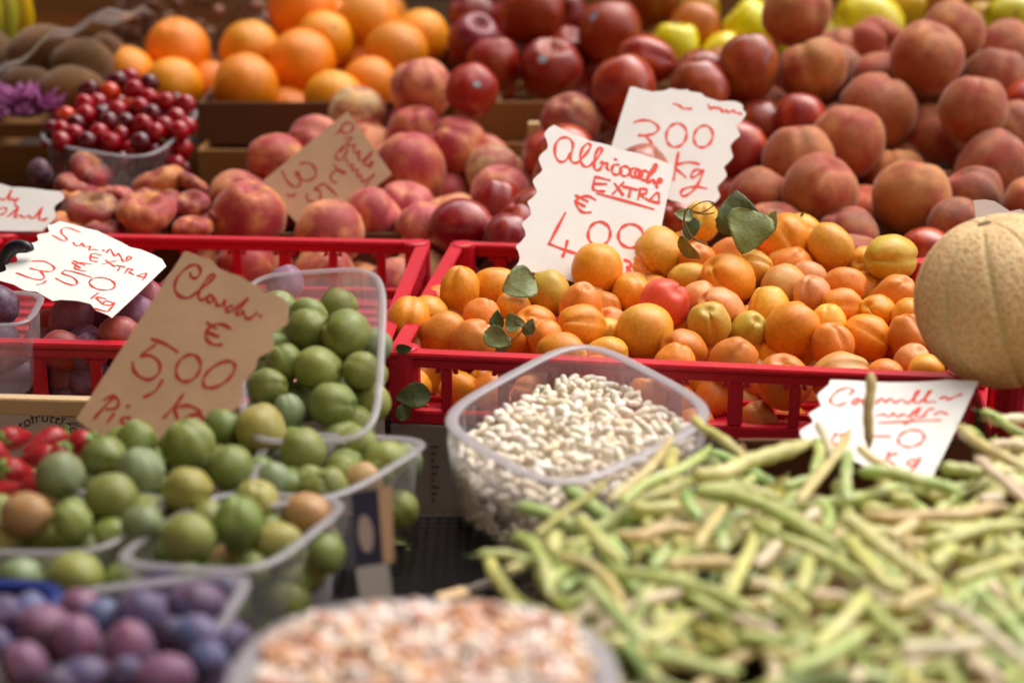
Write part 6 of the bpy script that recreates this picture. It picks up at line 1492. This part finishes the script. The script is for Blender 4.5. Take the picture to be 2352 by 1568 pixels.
net_bag('net bag of reddish nuts behind the oranges', 440, 50, 2.52, 0.115, 0.08, 0.085, M['nut'], 3, 98)
# clear film over the kiwis
fm = MB(); vs = []; fs = []; nu, nv = 18, 12
for j in range(nv + 1):
    for i in range(nu + 1):
        u = i / nu; v = j / nv; p_ = W(-30 + 330 * u + 50 * v, 190 - 165 * u * (1 - .3 * v) - 30 * math.sin(u * 3) - 40 * v, 2.06 + 0.22 * v + 0.06 * u); p_ += UP * (0.006 * math.sin(u * 17 + v * 5) + 0.004 * math.sin(v * 13)); vs.append(p_)
for j in range(nv):
    for i in range(nu): a = j * (nu + 1) + i; fs.append((a, a + 1, a + nu + 2, a + nu + 1))
c0 = sum(vs, Vector()) / len(vs); n0 = len(vs); vs = [v - c0 for v in vs]; vs += [v + Vector((0, 0.0004, -0.0004)) for v in vs[:n0]]; fs += [tuple(n0 + q for q in f[::-1]) for f in fs]
put('plastic_film', mesh('plastic_film', vs, fs), m_clear('cellophane', 0.10, tint=(0.6, 0.5, 0.45, 1), edge=0.3, gloss_r=0.3), None, 'crumpled clear film over the kiwis and nuts', 'plastic film').location = c0

# ---------------------------------------------------------------- black mesh tray with a grey edge, dark tub at the bottom
tr = empty('mesh_tray', W(985, 1300, 1.235), 'black mesh tray between the greengage punnet and bean tub', 'tray')
mb = MB()
for i in range(16): mb.box((0.008 * i - 0.06, 0.02, 0), (0.0022, 0.13, 0.0022)); mb.box((0, 0.008 * i - 0.045, 0.0026), (0.13, 0.0022, 0.0022))
put('mesh_floor', mb.make('mesh_floor'), M['black'], tr)
put('tray_edge', MB().box((0.035, -0.046, 0.004), (0.13, 0.008, 0.012), Matrix.Rotation(R(38), 3, 'Z')).make('tray_edge', bevel=0.002), M['steel'], tr)
wb_ = put('wood_block', MB().box((0, 0, 0), (0.022, 0.012, 0.02)).make('wood_block', bevel=0.001), M['wood'], None, 'small tan wooden block below the white bean tub', 'wood block'); wb_.location = W(1040, 1392, 1.12); wb_.rotation_euler = (0, 0, R(30))
punnet('bowl', 'dark grey bowl rim at the bottom edge below the pods', circ(0.085, 0.70, 0.045, 0.045, CAMZ - 0.455), 0.05, ex=2, rimw=0.004, rim='dark', body='dark', group=None, cat='bowl')

# ---------------------------------------------------------------- market tables, ground, wall; unseen houses and canopy added for shade
def table(label, x0, x1, y0, y1, z, mat=None):
    t = empty('market_table', ((x0 + x1) / 2, (y0 + y1) / 2, 0), label, 'table', 'market tables'); cx_, cy_ = (x0 + x1) / 2, (y0 + y1) / 2
    put('tabletop', MB().bx(x0 - cx_, x1 - cx_, y0 - cy_, y1 - cy_, z - 0.025, z).make('tabletop', bevel=0.002), M['dark'], t)
    for x in (x0 + .05, x1 - .05):
        for y in (y0 + .05, y1 - .05): put('leg', MB().bx(x - cx_ - .02, x - cx_ + .02, y - cy_ - .02, y - cy_ + .02, 0.0, z - 0.0255).make('table_leg', bevel=0.002), M['wood'], t)
TZ = CAMZ - HR - CH - 0.116
table('dark table under the red crates', -1.0, 1.15, 1.30, 1.80, TZ)
table('dark front table under the punnets, tubs and bean pods', -1.0, 1.15, 0.50, 1.29, 0.843)
table('dark raised table under the peaches', -1.0, 1.15, 1.815, 2.13, 0.86)
table('dark higher table at the back under oranges and apples', -1.0, 1.25, 2.14, 3.0, 0.925)
def shallow(label, x0, x1, y0, y1, z0, z1, mat='dcardboard'):
    return box_thing('fruit_crate', label, 'crate', (x0, y0, z1), 0, x1 - x0, y1 - y0, z1 - z0, M[mat], 'fruit crates hidden under the heaps')
shallow('dark crate under the heaped bean pods', 0.18, 0.66, 0.62, 1.26, 0.844, 0.925)
shallow('low dark crate under the left end of the bean pods', 0.06, 0.175, 0.62, 1.04, 0.844, 0.915)
shallow('dark crate under the middle peaches', -0.36, 0.03, 1.83, 2.11, 0.861, 0.93)
shallow('dark crate under the right hand peaches', 0.045, 0.66, 1.83, 2.11, 0.861, 0.94)
shallow('dark crate under the flat peaches', -0.72, -0.37, 1.83, 2.11, 0.861, 0.92)
g = put('ground', mesh('ground', [(-60, -60, 0), (60, -60, 0), (60, 60, 0), (-60, 60, 0)], [(0, 1, 2, 3)], False), M['ground'], None, kind='structure')
wl_ = empty('building_wall', (0, 6.5, 0), 'brown plastered building wall behind the stall', 'building')
put('wall', MB().bx(-8, 8, 0, 0.3, 0, 5.5).make('wall'), M['wall'], wl_)
put('doorway', MB().bx(-2.4, -1.2, -0.02, -0.002, 0, 2.3).make('doorway'), M['dark'], wl_)
def building(label, x0, x1, y0, y1, h, axis):  # unseen houses, put in to block low sky light
    b_ = empty('building', ((x0 + x1) / 2, (y0 + y1) / 2, 0), label, 'building'); cx_, cy_ = (x0 + x1) / 2, (y0 + y1) / 2
    put('wall', MB().bx(x0 - cx_, x1 - cx_, y0 - cy_, y1 - cy_, 0, h).make('wall', bevel=0.01), M['wall2'], b_)
    for zf in (1.2, 4.2):
        for k in range(4):
            t = (k + 0.5) / 4
            if axis == 'y':
                x = x0 + (x1 - x0) * t - cx_; ye = y1 - cy_; put('window', MB().bx(x - .5, x + .5, ye + 0.003, ye + 0.06, zf, zf + 1.6).make('window', bevel=0.01), M['dark'], b_)
            else:
                y = y0 + (y1 - y0) * t - cy_; xe = (x1 - cx_) * (1 if axis == 'x' else -1); s_ = 1 if axis == 'x' else -1
                put('window', MB().bx(min(xe + s_ * .003, xe + s_ * .06), max(xe + s_ * .003, xe + s_ * .06), y - .5, y + .5, zf, zf + 1.6).make('window', bevel=0.01), M['dark'], b_)
M['wall2'] = m_plain('street_plaster', hexc('9A8468'), 0.9, n_scale=1.0, n_amt=0.35)
building('unseen ochre house added behind the viewer to block low sky', -9, 9, -5.2, -4.2, 8.5, 'y')
building('unseen ochre house added on the left to block low sky', -7.5, -6.5, -4.1, 6.4, 8.0, 'x')
aw = empty('added_awning', (-1.7, 0.5, 0), 'unseen canvas canopy on two poles, added to shade the left front', 'added_awning')  # unseen canopy, put in to darken the left of the stall
def canvas():
    vs = []; fs = []; nx, ny = 12, 14
    for j in range(ny + 1):
        for i in range(nx + 1):
            x = -1.5 + 3.2 * i / nx - .2; y = -1.6 + 3.6 * j / ny; vs.append((x, y, 2.32 + 0.18 * j / ny - 0.02 * math.sin(i * 1.05) - 0.015 * math.sin(j * 1.3)))
    for j in range(ny):
        for i in range(nx): a = j * (nx + 1) + i; fs.append((a, a + 1, a + nx + 2, a + nx + 1))
    n0 = len(vs); vs += [(x, y, z + 0.004) for x, y, z in vs]; fs += [tuple(n0 + q for q in f[::-1]) for f in fs]
    return mesh('added_awning_canvas', vs, fs)
M['canvas'] = m_plain('added_awning_canvas', hexc('6E6A66'), 0.9)
put('canvas', canvas(), M['canvas'], aw)
for x in (-1.6, 1.2): put('pole', MB().tube([(x, -1.5, 0), (x, -1.5, 2.33)], 0.018, 12).make('added_awning_pole', smooth=True), M['steel'], aw)
